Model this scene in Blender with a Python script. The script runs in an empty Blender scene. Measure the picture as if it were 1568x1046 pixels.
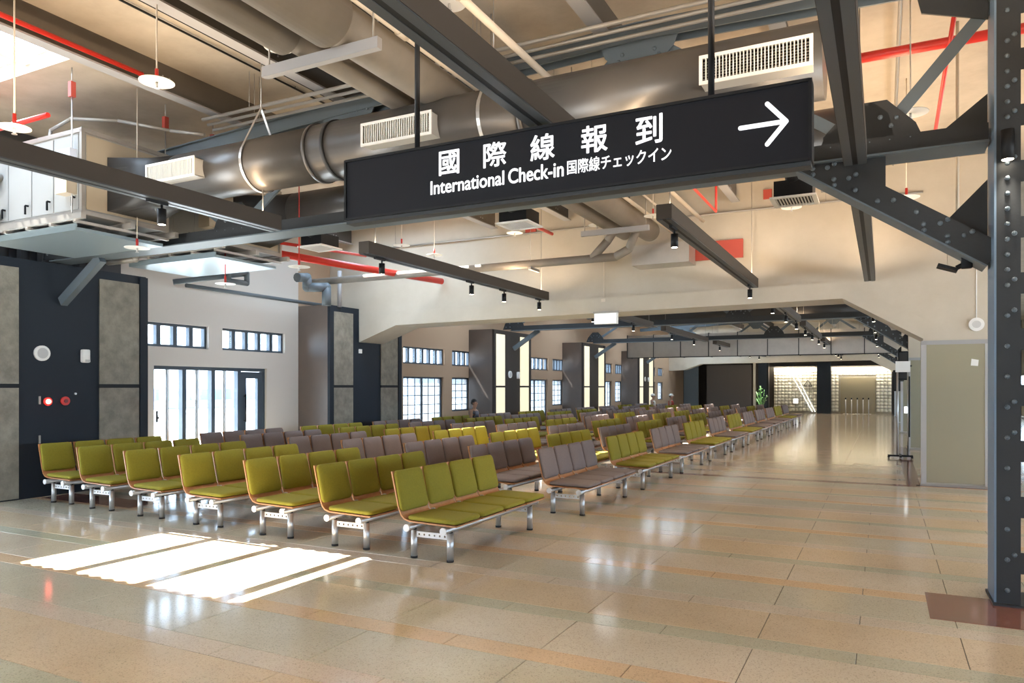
import bpy, bmesh, math, random
from mathutils import Vector, Matrix
random.seed(7)
S = bpy.context.scene
COL = S.collection
# ------------------------------------------------------------------ camera
F = 1120.0; HZ = 593.0; VX = 1352.0; H = 1.65
YAW = math.atan((VX-784)/F); SN, CS = math.sin(YAW), math.cos(YAW)
cd = bpy.data.cameras.new('camera'); cam = bpy.data.objects.new('camera', cd); COL.objects.link(cam)
cd.sensor_width = 36; cd.lens = 36*F/1568; cd.shift_y = (HZ-523)/1568; cd.clip_end = 400; cd.clip_start = .05
cam.location = (0, 0, H); cam.rotation_euler = (math.pi/2, 0, YAW); S.camera = cam
def U(px, py, t):                       # world point seen at a pixel, at depth t
    u = (px-784)/F
    return Vector((t*(-SN+CS*u), t*(CS+SN*u), H+(HZ-py)/F*t))
def UY(px, py, y): return U(px, py, y/(CS+SN*(px-784)/F))
def UX(px, py, x): return U(px, py, x/(-SN+CS*(px-784)/F))
# ------------------------------------------------------------------ light
S.view_settings.view_transform = 'Standard'; S.view_settings.look = 'None'
S.view_settings.gamma = 1; S.view_settings.use_curve_mapping = False
S.view_settings.exposure = 0.86
W = bpy.data.worlds.new('sky'); S.world = W; W.use_nodes = True
nt = W.node_tree; nt.nodes.clear()
wo = nt.nodes.new('ShaderNodeOutputWorld'); bg = nt.nodes.new('ShaderNodeBackground')
bg.inputs[0].default_value = (.62, .80, 1, 1); bg.inputs[1].default_value = 6.5
nt.links.new(bg.outputs[0], wo.inputs[0])
SUNV = Vector((3.6, .45, -5.45)).normalized()
sl = bpy.data.lights.new('sun', 'SUN'); sl.energy = 34; sl.angle = .004; sl.color = (1, .96, .88)
so = bpy.data.objects.new('sun', sl); COL.objects.link(so); so.rotation_euler = SUNV.to_track_quat('-Z', 'Y').to_euler()
so.location = (-20, 0, 30)
SPOT_W = 85.0; UP_W = 46.0
WARM = (1, .76, .52); COOL = (1, .92, .84)
# ------------------------------------------------------------------ materials
MATS = {}
def mat(name, c, rough=.6, metal=0, emit=None, es=0, noise=None, nscale=8, bump=0, bscale=60, coat=0, spec=.5, trans=0):
    if name in MATS: return MATS[name]
    m = bpy.data.materials.new(name); m.use_nodes = True; n = m.node_tree
    b = n.nodes['Principled BSDF']
    b.inputs['Base Color'].default_value = (*c, 1); b.inputs['Roughness'].default_value = rough
    b.inputs['Metallic'].default_value = metal; b.inputs['Specular IOR Level'].default_value = spec
    if coat: b.inputs['Coat Weight'].default_value = coat; b.inputs['Coat Roughness'].default_value = .08
    if emit: b.inputs['Emission Color'].default_value = (*emit, 1); b.inputs['Emission Strength'].default_value = es
    geo = None
    if noise or bump:
        geo = n.nodes.new('ShaderNodeNewGeometry')
    if noise:
        t = n.nodes.new('ShaderNodeTexNoise'); t.inputs['Scale'].default_value = nscale; t.inputs['Detail'].default_value = 6
        t.inputs['Roughness'].default_value = .65
        n.links.new(geo.outputs['Position'], t.inputs['Vector'])
        r = n.nodes.new('ShaderNodeValToRGB'); r.color_ramp.elements[0].position = .32; r.color_ramp.elements[1].position = .68
        r.color_ramp.elements[0].color = (*c, 1); r.color_ramp.elements[1].color = (*noise, 1)
        n.links.new(t.outputs['Fac'], r.inputs['Fac']); n.links.new(r.outputs['Color'], b.inputs['Base Color'])
    if bump:
        t = n.nodes.new('ShaderNodeTexNoise'); t.inputs['Scale'].default_value = bscale; t.inputs['Detail'].default_value = 4
        n.links.new(geo.outputs['Position'], t.inputs['Vector'])
        bp = n.nodes.new('ShaderNodeBump'); bp.inputs['Strength'].default_value = bump; bp.inputs['Distance'].default_value = .01
        n.links.new(t.outputs['Fac'], bp.inputs['Height']); n.links.new(bp.outputs['Normal'], b.inputs['Normal'])
    MATS[name] = m; return m
def terrazzo(name, c):
    m = bpy.data.materials.new(name); m.use_nodes = True; n = m.node_tree; b = n.nodes['Principled BSDF']
    L = n.links.new; g = n.nodes.new('ShaderNodeNewGeometry')
    def noise(sc, det=4):
        t = n.nodes.new('ShaderNodeTexNoise'); t.inputs['Scale'].default_value = sc; t.inputs['Detail'].default_value = det
        L(g.outputs['Position'], t.inputs['Vector']); return t
    v = n.nodes.new('ShaderNodeTexVoronoi'); v.inputs['Scale'].default_value = 150; L(g.outputs['Position'], v.inputs['Vector'])
    r = n.nodes.new('ShaderNodeValToRGB'); L(v.outputs['Color'], r.inputs['Fac'])
    e = r.color_ramp.elements; e[0].position = .12; e[0].color = (c[0]*.68, c[1]*.68, c[2]*.68, 1); e[1].position = .3; e[1].color = (*c, 1)
    e2 = r.color_ramp.elements.new(.8); e2.color = (*c, 1); e3 = r.color_ramp.elements.new(.95); e3.color = tuple(min(1, k*1.12) for k in c)+(1,)
    t = noise(.9); mx = n.nodes.new('ShaderNodeMix'); mx.data_type = 'RGBA'; mx.blend_type = 'MULTIPLY'; mx.inputs[0].default_value = 1
    r2 = n.nodes.new('ShaderNodeValToRGB'); r2.color_ramp.elements[0].position = .3; r2.color_ramp.elements[1].position = .7
    r2.color_ramp.elements[0].color = (.86, .84, .8, 1); r2.color_ramp.elements[1].color = (1, 1, 1, 1)
    L(t.outputs['Fac'], r2.inputs['Fac']); L(r.outputs['Color'], mx.inputs[6]); L(r2.outputs['Color'], mx.inputs[7])
    L(mx.outputs[2], b.inputs['Base Color'])
    t3 = noise(2.5); mr = n.nodes.new('ShaderNodeMapRange'); mr.inputs[3].default_value = .06; mr.inputs[4].default_value = .17
    L(t3.outputs['Fac'], mr.inputs[0]); L(mr.outputs[0], b.inputs['Roughness'])
    t4 = noise(3.0, 2); bp = n.nodes.new('ShaderNodeBump'); bp.inputs['Strength'].default_value = .09; bp.inputs['Distance'].default_value = .01
    L(t4.outputs['Fac'], bp.inputs['Height']); L(bp.outputs['Normal'], b.inputs['Normal'])
    b.inputs['Specular IOR Level'].default_value = .75
    return m
def thin(name, tr, tint, gl=.1, transl=0.0):
    m = bpy.data.materials.new(name); m.use_nodes = True; n = m.node_tree; n.nodes.clear(); L = n.links.new
    o = n.nodes.new('ShaderNodeOutputMaterial'); a = n.nodes.new('ShaderNodeBsdfTransparent'); a.inputs[0].default_value = (*tint, 1)
    g = n.nodes.new('ShaderNodeBsdfGlossy'); g.inputs['Roughness'].default_value = .03; g.inputs[0].default_value = (1, 1, 1, 1)
    d = n.nodes.new('ShaderNodeBsdfTranslucent'); d.inputs[0].default_value = (*tint, 1)
    m1 = n.nodes.new('ShaderNodeMixShader'); m1.inputs[0].default_value = transl; L(a.outputs[0], m1.inputs[1]); L(d.outputs[0], m1.inputs[2])
    m2 = n.nodes.new('ShaderNodeMixShader'); m2.inputs[0].default_value = gl; L(m1.outputs[0], m2.inputs[1]); L(g.outputs[0], m2.inputs[2])
    L(m2.outputs[0], o.inputs[0]); return m
CREAM = mat('cream_concrete', (.53, .48, .40), .75, noise=(.47, .42, .34), nscale=1.3, bump=.25, bscale=7)
SLAB = mat('ceiling_concrete', (.50, .43, .34), .8, noise=(.37, .31, .24), nscale=1.1, bump=.3, bscale=5)
WALLP = mat('wall_paint', (.50, .475, .44), .8, bump=.1, bscale=20)
WALLW = mat('wall_paint_warm', (.37, .26, .175), .8, bump=.1, bscale=20)
NAVY = mat('navy_panel', (.015, .021, .030), .6, spec=.25, bump=.1, bscale=90)
BRNDK = mat('dark_brown_panel', (.032, .026, .022), .55, spec=.3)
BOARD = mat('cement_board', (.175, .16, .13), .85, noise=(.29, .27, .22), nscale=5, bump=.5, bscale=30)
BRONZE = mat('bronze_laminate', (.13, .10, .085), .36, noise=(.105, .085, .075), nscale=1.5, spec=.6)
STEEL = mat('painted_steel_blue_grey', (.10, .125, .145), .45, spec=.35, bump=.05, bscale=40)
STEELD = mat('painted_steel_dark', (.030, .033, .036), .5, spec=.3, bump=.12, bscale=40)
STEELB = mat('column_edge_blue', (.13, .19, .26), .45)
PURL = mat('purlin_taupe', (.13, .115, .095), .6, noise=(.11, .095, .08), nscale=2)
PURLF = mat('purlin_flange_grey', (.33, .33, .34), .6)
DUCT = mat('duct_taupe_metal', (.098, .094, .092), .36, metal=.35, noise=(.084, .081, .08), nscale=2.5)
PIPEC = mat('insulated_pipe', (.24, .215, .185), .5, noise=(.20, .18, .16), nscale=3)
DUCTD = mat('duct_black', (.03, .03, .032), .5)
GALV = mat('galvanised_sheet', (.50, .47, .43), .34, metal=.5, noise=(.44, .41, .38), nscale=3)
WPIPE = mat('white_conduit', (.62, .55, .46), .5)
GREYC = mat('grey_conduit', (.34, .32, .29), .45, metal=.4)
RED = mat('red_pipe', (.62, .03, .02), .35)
REDL = mat('red_plate', (.45, .07, .05), .5)
WHITE = mat('white_metal', (.78, .78, .76), .4)
AHUW = mat('white_enamel_panel', (.36, .36, .35), .45)
AHUE = mat('cream_enamel_panel', (.46, .39, .29), .5)
BLACK = mat('black_metal', (.008, .009, .011), .5, spec=.25)
SIGNB = mat('sign_face', (.007, .008, .012), .55, spec=.2)
TEXTW = mat('lit_lettering', (.5, .5, .5), .5, emit=(.95, .97, 1), es=.62)
TRK = mat('track_housing_taupe', (.052, .042, .034), .55, spec=.25)
TRKU = mat('track_underside', (.055, .063, .07), .4, metal=.2)
LENS = mat('lamp_lens', (1, .95, .85), .5, emit=(1, .86, .65), es=14)
OLIVE = mat('olive_fabric', (.25, .215, .014), .85, noise=(.21, .185, .011), nscale=60, bump=.15, bscale=400)
GREY = mat('mauve_grey_fabric', (.20, .158, .145), .85, noise=(.17, .135, .125), nscale=60, bump=.15, bscale=400)
PLY = mat('bent_plywood', (.44, .20, .075), .4, noise=(.36, .155, .055), nscale=20)
ALU = mat('brushed_aluminium', (.5, .5, .5), .34, metal=.7)
ALUP = mat('white_bracket', (.75, .76, .78), .4)
RUB = mat('black_rubber', (.015, .015, .015), .7)
FRAMED = mat('window_frame_navy', (.025, .04, .06), .45)
GLASS = thin('clear_glass', 0, (.93, .97, 1), .08)
FROST = thin('frosted_glass', 0, (.31, .335, .36), .05, .3)
GLOWP = mat('backlit_panel', (.4, .38, .3), .5, emit=(1, .88, .60), es=.5)
GLOWW = mat('lit_sign_white', (1, 1, 1), .5, emit=(.93, .97, 1), es=1.6)
EXTG = mat('exterior_paving', (.75, .75, .74), .8)
EXTB = mat('exterior_building', (.55, .58, .62), .8)
EXTN = mat('exterior_blue_band', (.10, .2, .38), .6)
GREENG = mat('green_back_painted_glass', (.33, .31, .225), .12, spec=.6, coat=.3)
SKIN = mat('skin', (.42, .24, .16), .6); HAIR = mat('dark_hair', (.015, .012, .01), .7)
CLG = mat('grey_cloth', (.10, .10, .12), .9); CLR = mat('red_cloth', (.45, .06, .04), .9); CLW = mat('white_cloth', (.7, .68, .62), .9)
TZ = [terrazzo('terrazzo_pink_beige', (.57, .50, .40)), terrazzo('terrazzo_tan', (.58, .47, .335)), terrazzo('terrazzo_grey_green', (.49, .46, .37)),
      terrazzo('terrazzo_band_green', (.46, .455, .355)), terrazzo('terrazzo_band_rose', (.55, .475, .385)), terrazzo('terrazzo_band_orange', (.60, .44, .285)),
      terrazzo('terrazzo_red', (.20, .085, .06))]
GROUT = mat('floor_joint', (.10, .085, .06), .8)
LEAF = mat('leaf_green', (.05, .14, .03), .5)
GBLK = mat('glass_block', (.58, .54, .44), .2, coat=.2)
# ------------------------------------------------------------------ mesh helpers
class MB:
    def __init__(s, o=(0, 0, 0)): s.bm = bmesh.new(); s.o = Vector(o)
    def box(s, a, b, mi=0, bev=0, seg=2, rot=None, piv=None):
        a = Vector(a); b = Vector(b); c = (a+b)/2; d = b-a
        r = bmesh.ops.create_cube(s.bm, size=1, matrix=Matrix.Translation(c) @ Matrix.Diagonal((abs(d.x), abs(d.y), abs(d.z), 1)))
        vs = r['verts']; fs = list({f for v in vs for f in v.link_faces})
        if bev:
            es = list({e for v in vs for e in v.link_edges})
            q = bmesh.ops.bevel(s.bm, geom=es, offset=bev, segments=seg, affect='EDGES', profile=.5)
            vs = list({v for f in q['faces'] for v in f.verts} | {v for v in vs if v.is_valid})
            fs = list({f for v in vs for f in v.link_faces})
        if rot is not None:
            p = Vector(piv) if piv is not None else c
            M = Matrix.Translation(p) @ rot @ Matrix.Translation(-p)
            for v in vs: v.co = M @ v.co
        for f in fs: f.material_index = mi; f.smooth = bool(bev)
        return s
    def bar(s, p, q, w, h, mi=0):         # rectangular bar p->q, w horizontal, h other way
        p = Vector(p); q = Vector(q); d = (q-p); L = d.length; d.normalize()
        side = d.cross(Vector((0, 0, 1)));
        if side.length < 1e-4: side = Vector((1, 0, 0))
        side.normalize(); up = side.cross(d)
        vs = []
        for e in (p, q):
            for a, b in ((-1, -1), (1, -1), (1, 1), (-1, 1)): vs.append(s.bm.verts.new(e+side*a*w/2+up*b*h/2))
        for ix in ((0, 1, 2, 3), (7, 6, 5, 4), (0, 4, 5, 1), (1, 5, 6, 2), (2, 6, 7, 3), (3, 7, 4, 0)):
            f = s.bm.faces.new([vs[i] for i in ix]); f.material_index = mi
        return s
    def tube(s, p, q, r, n=16, mi=0, r2=None, caps=True):
        p = Vector(p); q = Vector(q); d = (q-p); L = d.length
        if L < 1e-6: return s
        R = d.to_track_quat('Z', 'Y').to_matrix().to_4x4(); r2 = r if r2 is None else r2
        A = []; B = []
        for i in range(n):
            an = 2*math.pi*i/n; c = Vector((math.cos(an), math.sin(an), 0))
            A.append(s.bm.verts.new(p+R.to_3x3() @ (c*r))); B.append(s.bm.verts.new(q+R.to_3x3() @ (c*r2)))
        for i in range(n):
            f = s.bm.faces.new((A[i], A[(i+1) % n], B[(i+1) % n], B[i])); f.smooth = True; f.material_index = mi
        if caps:
            f = s.bm.faces.new(A[::-1]); f.material_index = mi; f = s.bm.faces.new(B); f.material_index = mi
        return s
    def path(s, pts, r, n=10, mi=0):
        for a, b in zip(pts[:-1], pts[1:]): s.tube(a, b, r, n, mi)
        for a in pts[1:-1]: s.ball(a, r*1.02, mi)
        return s
    def ball(s, c, r, mi=0, u=10, v=6, sc=(1, 1, 1)):
        q = bmesh.ops.create_uvsphere(s.bm, u_segments=u, v_segments=v, radius=r, matrix=Matrix.Translation(Vector(c)) @ Matrix.Diagonal((*sc, 1)))
        for f in {f for w in q['verts'] for f in w.link_faces}: f.smooth = True; f.material_index = mi
        return s
    def prism(s, pts, axis, a, b, mi=0):   # pts 2-D outline, extruded along axis from a to b
        def P(p, t):
            return Vector((t, p[0], p[1])) if axis == 'x' else Vector((p[0], t, p[1])) if axis == 'y' else Vector((p[0], p[1], t))
        A = [s.bm.verts.new(P(p, a)) for p in pts]; B = [s.bm.verts.new(P(p, b)) for p in pts]; n = len(pts)
        fs = [s.bm.faces.new(A[::-1]), s.bm.faces.new(B)]
        for i in range(n): fs.append(s.bm.faces.new((A[i], A[(i+1) % n], B[(i+1) % n], B[i])))
        for f in fs: f.material_index = mi
        return s
    def build(s, name, mats, parent=None, recalc=True):
        if not isinstance(mats, (list, tuple)): mats = [mats]
        if recalc: bmesh.ops.recalc_face_normals(s.bm, faces=s.bm.faces[:])
        if parent is not None and parent.get('_wl') is not None:
            bmesh.ops.translate(s.bm, verts=s.bm.verts[:], vec=-Vector(parent['_wl']))
        me = bpy.data.meshes.new(name); s.bm.to_mesh(me); s.bm.free()
        for m in mats: me.materials.append(m)
        o = bpy.data.objects.new(name, me); COL.objects.link(o)
        if parent is not None:
            o.parent = parent
            if parent.get('_wl') is not None: o['_wl'] = parent['_wl']
        return o
def thing(name, label, cat, loc=(0, 0, 0), group=None):
    o = bpy.data.objects.new(name, None); COL.objects.link(o); o.location = loc; o['_wl'] = list(loc); o.empty_display_size = .1
    o['label'] = label; o['category'] = cat
    if group: o['group'] = group
    return o
def tag(o, label, cat, group=None):
    o['label'] = label; o['category'] = cat
    if group: o['group'] = group
    return o
def struct(o): o['kind'] = 'structure'; return o
KIDS = {}
def kids():
    KIDS.clear()
    for o in COL.objects:
        if o.parent: KIDS.setdefault(o.parent.name, []).append(o)
def dup(o, off=(0, 0, 0), label=None, parent=None, top=True):
    c = o.copy(); COL.objects.link(c)
    if top: c.location = o.location+Vector(off)
    else: c.parent = parent
    if label: c['label'] = label
    for k in KIDS.get(o.name, []): dup(k, parent=c, top=False)
    return c
def one(name, label, cat, mats, fn, group=None, **kw):
    m = MB(); fn(m); return tag(m.build(name, mats), label, cat, group)
# ------------------------------------------------------------------ layout constants
XP = -11.3; XW = -12.2; YE = 50.0; ZS = 5.45; ZC = 3.56; ZT = 3.45
PIL = [6.9, 14.4, 22.3, 30.2, 38.1]
RX = 7.0
# ------------------------------------------------------------------ floor
fl = struct(MB().box((XW-.2, -8, -.12), (RX, YE+1, -.006)).build('floor', GROUT))
def tile_mesh(w, d):
    m = MB(); m.box((0, 0, -.006), (w, d, .0)); me = None
    bmesh.ops.recalc_face_normals(m.bm, faces=m.bm.faces[:])
    es = [e for e in m.bm.edges if all(v.co.z > -.001 for v in e.verts)]
    bmesh.ops.bevel(m.bm, geom=es, offset=.0018, segments=1, affect='EDGES')
    me = bpy.data.meshes.new('tile'); m.bm.to_mesh(me); m.bm.free(); return me
G = .005
wm = []; nm = []
for k in range(3):
    a = tile_mesh(1.19-G, .61-G); a.materials.append(TZ[k]); wm.append(a)
    a = tile_mesh(1.19-G, .21-G); a.materials.append(TZ[3+k]); nm.append(a)
rest = MB()
cnt = 0
PX = .455
for r in range(-12, 56):
    y0 = 4.20+.82*r; w = r % 3
    for c in range(-6, 12):
        for kind in (0, 1):
            x1 = PX-1.19*c - (.6 if kind else 0); x0 = x1-1.19; yy = y0 if kind == 0 else y0+.61
            d = .61 if kind == 0 else .21
            if x1 > RX or x0 < XW-1.2 or yy+d > YE+.5: continue
            mi = (w if kind == 0 else 3+w)
            near = (-10.2 < x0 and x1 < 1.7 and 2.4 < yy < 13.3)
            if near and cnt < 296:
                o = bpy.data.objects.new('tile', (wm if kind == 0 else nm)[w]); COL.objects.link(o)
                o.location = (x0+G/2, yy+G/2, random.uniform(-.0004, .0003)); o.parent = fl; cnt += 1
            else:
                rest.box((max(x0, XW-.1)+G/2, yy+G/2, -.006), (x1-G/2, yy+d-G/2, 0), mi)
ro = rest.build('tile_field', TZ, fl); ro['kind'] = 'stuff'
# red terrazzo borders
m = MB(); 
for a, b in (((-11.2, 13.82), (-3.6, 14.02)), ((-3.55, 13.82), (.55, 14.02)), ((.35, 14.03), (.58, 22.8)), ((.30, 6.0), (1.9, 6.75)), ((-11.2, 6.55), (-9.2, 7.05)), ((.5, 13.95), (1.62, 14.1))):
    m.box((a[0], a[1], -.004), (b[0], b[1], .0025))
o = m.build('border_strip', TZ[6], fl)
# ------------------------------------------------------------------ left wall
wl = MB()
def wall_openings(m, x0, x1, ya, yb, z1, holes, mi=0):
    ys = sorted({ya, yb}|{h[0] for h in holes}|{h[1] for h in holes}); zs = sorted({0, z1}|{h[2] for h in holes}|{h[3] for h in holes})
    for a, b in zip(ys[:-1], ys[1:]):
        run = None
        for c, d in zip(zs[:-1], zs[1:]):
            ym, zm = (a+b)/2, (c+d)/2
            inh = any(h[0] < ym < h[1] and h[2] < zm < h[3] for h in holes)
            if not inh: m.box((x0, a, c), (x1, b, d), mi)
DOOR1 = (9.2, 12.02, 0.0, 2.06); WA = (8.62, 10.45, 2.42, 2.88); WB = (10.8, 12.57, 2.42, 2.88)
h1 = [DOOR1, WA, WB, (1.2, 4.4, 0.0, 2.06), (.6, 2.4, 2.42, 2.88), (2.8, 4.6, 2.42, 2.88), (-6.8, -3.4, 0.0, 2.06), (-6.8, -3.4, 2.42, 2.88)]
wall_openings(wl, XW-.25, XW, -8, 13.0, ZS, h1)
wl.build('wall_left', WALLP)['kind'] = 'structure'
wl = MB(); h2 = []
bays = []
for k in range(4):
    o = 7.93*k
    A = (17.2+o, 19.35+o, 0.02, 1.96); B = (19.85+o, 21.0+o, .88, 1.96); C = (17.2+o, 19.4+o, 2.33, 2.83); D = (19.85+o, 21.05+o, 2.33, 2.83)
    if A[1] < 45: bays.append((A, B, C, D)); h2 += [A, B, C, D]
wall_openings(wl, XW-.25, XW, 13.0, YE, ZS, h2)
struct(wl.build('wall_left', WALLW))
# windows
wn = [0]
def window(hole, cols, rows, pane, w=.05, mw=.05, depth=.1, inset=.12, kind='window', gmw=None):
    wn[0] += 1; y0, y1, z0, z1 = hole; x = XW-inset
    f = MB(); f.box((x-depth/2, y0, z0), (x+depth/2, y0+w, z1)).box((x-depth/2, y1-w, z0), (x+depth/2, y1, z1))
    f.box((x-depth/2, y0+w, z1-w), (x+depth/2, y1-w, z1)).box((x-depth/2, y0+w, z0), (x+depth/2, y1-w, z0+w))
    fo = struct(f.build('%s_%d' % (kind, wn[0]), FRAMED))
    for i in range(1, cols):
        y = y0+(y1-y0)*i/cols
        MB().box((x-depth/2, y-mw/2, z0+w), (x+depth/2, y+mw/2, z1-w)).build('mullion', FRAMED, fo)
    for i in range(cols):
        a = y0+(y1-y0)*i/cols+(w if i == 0 else mw/2); b = y0+(y1-y0)*(i+1)/cols-(w if i == cols-1 else mw/2)
        MB().box((x-.006, a, z0+w), (x+.006, b, z1-w)).build('pane', pane, fo)
    return fo
for hh in (WA, WB): window(hh, 5, 1, GLASS, .05, .09, .1)
f = None
# door with three bays of glass and one leaf
y0, y1, z0, z1 = DOOR1; x = XW-.12
dr = struct(MB().box((x-.06, y0, 0), (x+.06, y0+.05, z1)).box((x-.06, y1-.05, 0), (x+.06, y1, z1)).box((x-.06, y0+.05, z1-.07), (x+.06, y1-.05, z1)).build('door_1', FRAMED))
ed = [y0+.05, 9.92, 10.62, 11.30, y1-.05]
for e in ed[1:4]: MB().box((x-.06, e-.045, 0), (x+.06, e+.045, z1-.07)).build('mullion', FRAMED, dr)
for a, b in zip(ed[:3], ed[1:4]):
    MB().box((x-.005, a+.045, .06), (x+.005, b-.045, z1-.07)).build('pane', GLASS, dr)
    c = (a+b)/2; MB().box((x-.02, c-.02, .0), (x+.02, c+.02, z1-.07)).box((x-.02, c-.045, .0), (x+.0, c-.02, z1-.07)).build('sliding_stile', ALU, dr)
MB().box((x+.03, y0+.1, .98), (x+.07, y0+.13, 1.2)).box((x+.07, y0+.08, 1.05), (x+.1, y0+.13, 1.09)).build('door_handle', BLACK, dr)
lf = MB().box((x-.03, 11.35, .02), (x+.05, 11.50, z1-.08)).box((x-.03, 11.82, .02), (x+.05, 11.96, z1-.08)).box((x-.03, 11.5, z1-.22), (x+.05, 11.82, z1-.08)).box((x-.03, 11.5, .02), (x+.05, 11.82, .2)).build('door_leaf', FRAMED, dr)
MB().box((x-.0, 11.5, .2), (x+.01, 11.82, z1-.22)).build('pane', GLASS, lf)
MB().tube((x+.1, 11.44, .9), (x+.1, 11.44, 1.5), .015).box((x+.05, 11.43, .92), (x+.1, 11.45, .94)).box((x+.05, 11.43, 1.45), (x+.1, 11.45, 1.47)).build('pull_bar', BLACK, lf)
def grid_window(hole, big):
    y0, y1, z0, z1 = hole
    fo = window(hole, 2 if big else 1, 1, FROST, .05, .06, .08)
    g = MB(); x = XW-.10
    n = 6 if big else 3; rows = 7 if big else 5
    for i in range(1, n):
        if big and i == 3: continue
        y = y0+(y1-y0)*i/n; g.box((x-.008, y-.011, z0+.05), (x+.008, y+.011, z1-.05))
    for i in range(1, rows):
        z = z0+(z1-z0)*i/rows; g.box((x-.007, y0+.05, z-.011), (x+.007, y1-.05, z+.011))
    g.build('lattice', FRAMED, fo)
for A, B, C, D in bays:
    grid_window(A, True); grid_window(B, False); window(C, 6, 1, GLASS, .05, .09); window(D, 4, 1, GLASS, .05, .08)
# ------------------------------------------------------------------ pillars along the left wall
PH = 3.42
names = ['nearest pillar, with alarm lamps', 'second pillar, beside the concrete portal', 'third pillar, with two tall backlit strips', 'fourth pillar, with two tall backlit strips', 'farthest pillar, with two tall backlit strips']
for k, yc in enumerate(PIL):
    hw = 1.4 if k else 1.47
    side = BRONZE
    p = MB().box((XW-.0, yc-hw, 0), (XP-.02, yc+hw, PH+.12), 1).box((XP-.02, yc-hw, 0), (XP, yc+hw, PH+.12), 0)
    po = struct(p.build('trim_%d' % (k+1), [NAVY if k < 2 else BRNDK, side]))
    cb = MB(); 
    for s in (-1, 1):
        e = yc+s*hw
        MB().box((XP-.0, min(e, e-s*.14), 0), (XP+.05, max(e, e-s*.14), PH+.1)).build('edge_board', NAVY if k < 2 else BRNDK, po)
        a, b = sorted((e-s*.14, e-s*(.14+(.72 if k < 2 else .68)))); mt = BOARD if k < 2 else GLOWP
        a += .012; b -= .012
        nm1 = 'cement_board_panel' if k < 2 else 'backlit_panel'
        MB().box((XP+.004, a, .02), (XP+.03, b, 1.64)).build(nm1, mt, po)
        MB().box((XP+.004, a, 1.70), (XP+.03, b, PH-.02)).build(nm1, mt, po)
        MB().box((XP+.0, a-.012, 1.64), (XP+.035, b+.012, 1.70)).build('cross_trim', BLACK if k < 2 else BRNDK, po)
# fittings on the pillars
def round_plate(name, label, cat, c, r, mt, d=.04, extra=None):
    t = thing(name, label, cat, c)
    MB(c).tube(c, c+Vector((d, 0, 0)), r, 24).build('housing', mt, t)
    if extra: extra(t, c)
    return t
def grillef(t, c): MB().tube(c+Vector((.04, 0, 0)), c+Vector((.048, 0, 0)), .75*.105, 24).build('grille', mat('pale_grey', (.5, .5, .5), .6), t)
round_plate('wall_speaker', 'round white speaker on the navy face of the nearest pillar', 'speaker', UX(63, 541, XP), .115, WHITE, extra=grillef)
c = UX(128, 545, XP)
t = thing('emergency_lamp', 'small white wall box right of the round speaker on the nearest pillar', 'lamp', c)
MB().box((XP, c.y-.06, c.z-.11), (XP+.09, c.y+.06, c.z+.10), bev=.02).build('housing', WHITE, t)
MB().box((XP+.088, c.y-.03, c.z-.1), (XP+.096, c.y+.05, c.z-.06)).build('label_plate', mat('pale_grey', (.5, .5, .5), .6), t)
c = UX(72, 615, XP)
t = thing('alarm_light', 'glowing red alarm lamp on the navy face of the nearest pillar', 'lamp', c)
MB().tube(c, c+Vector((.03, 0, 0)), .065, 20).build('ring', RED, t)
MB().ball(c+Vector((.035, 0, 0)), .04).build('bulb', mat('red_glow', (1, .1, .05), .4, emit=(1, .12, .08), es=8), t)
c = UX(99, 614, XP)
t = thing('alarm_button', 'round red alarm button beside the glowing lamp on nearest pillar', 'button', c)
MB().tube(c, c+Vector((.03, 0, 0)), .068, 20).build('ring', RED, t)
MB().tube(c+Vector((.03, 0, 0)), c+Vector((.045, 0, 0)), .03, 16).build('push_button', mat('dark_red', (.2, .02, .02), .4), t)
c = UX(115, 603, XP); tag(MB().tube(c, c+Vector((.02, 0, 0)), .017, 12).build('wall_button', WHITE), 'tiny white button right of the red alarm button', 'button')
for py in (613, 673):
    c = UX(60, py, XP); tag(MB().box((XP, c.y-.012, c.z-.06), (XP+.02, c.y+.012, c.z+.06)).build('cabinet_hinge', GREYC), '%s metal hinge left of the alarm lamps' % ('upper' if py < 650 else 'lower'), 'hinge')
c = UX(551, 538, XP+.0); tag(MB().box((XP, c.y-.05, c.z-.05), (XP+.03, c.y+.05, c.z+.05)).build('wall_switch', WHITE), 'small white square switch on the second pillar', 'switch')
for k in (2, 4):
    yc = PIL[k]; c = Vector((XP, yc-.2, 2.08))
    round_plate('wall_speaker', 'round white speaker between the backlit strips of the %s pillar' % ('third' if k == 2 else 'farthest'), 'speaker', c, .12, WHITE, extra=grillef)
    c = Vector((XP, yc+.38, 2.06)); tag(MB().box((XP, c.y-.08, c.z-.12), (XP+.08, c.y+.08, c.z+.12), bev=.02).build('wall_box', WHITE), 'white wall box beside the round speaker on the %s pillar' % ('third' if k == 2 else 'farthest'), 'box')
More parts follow.
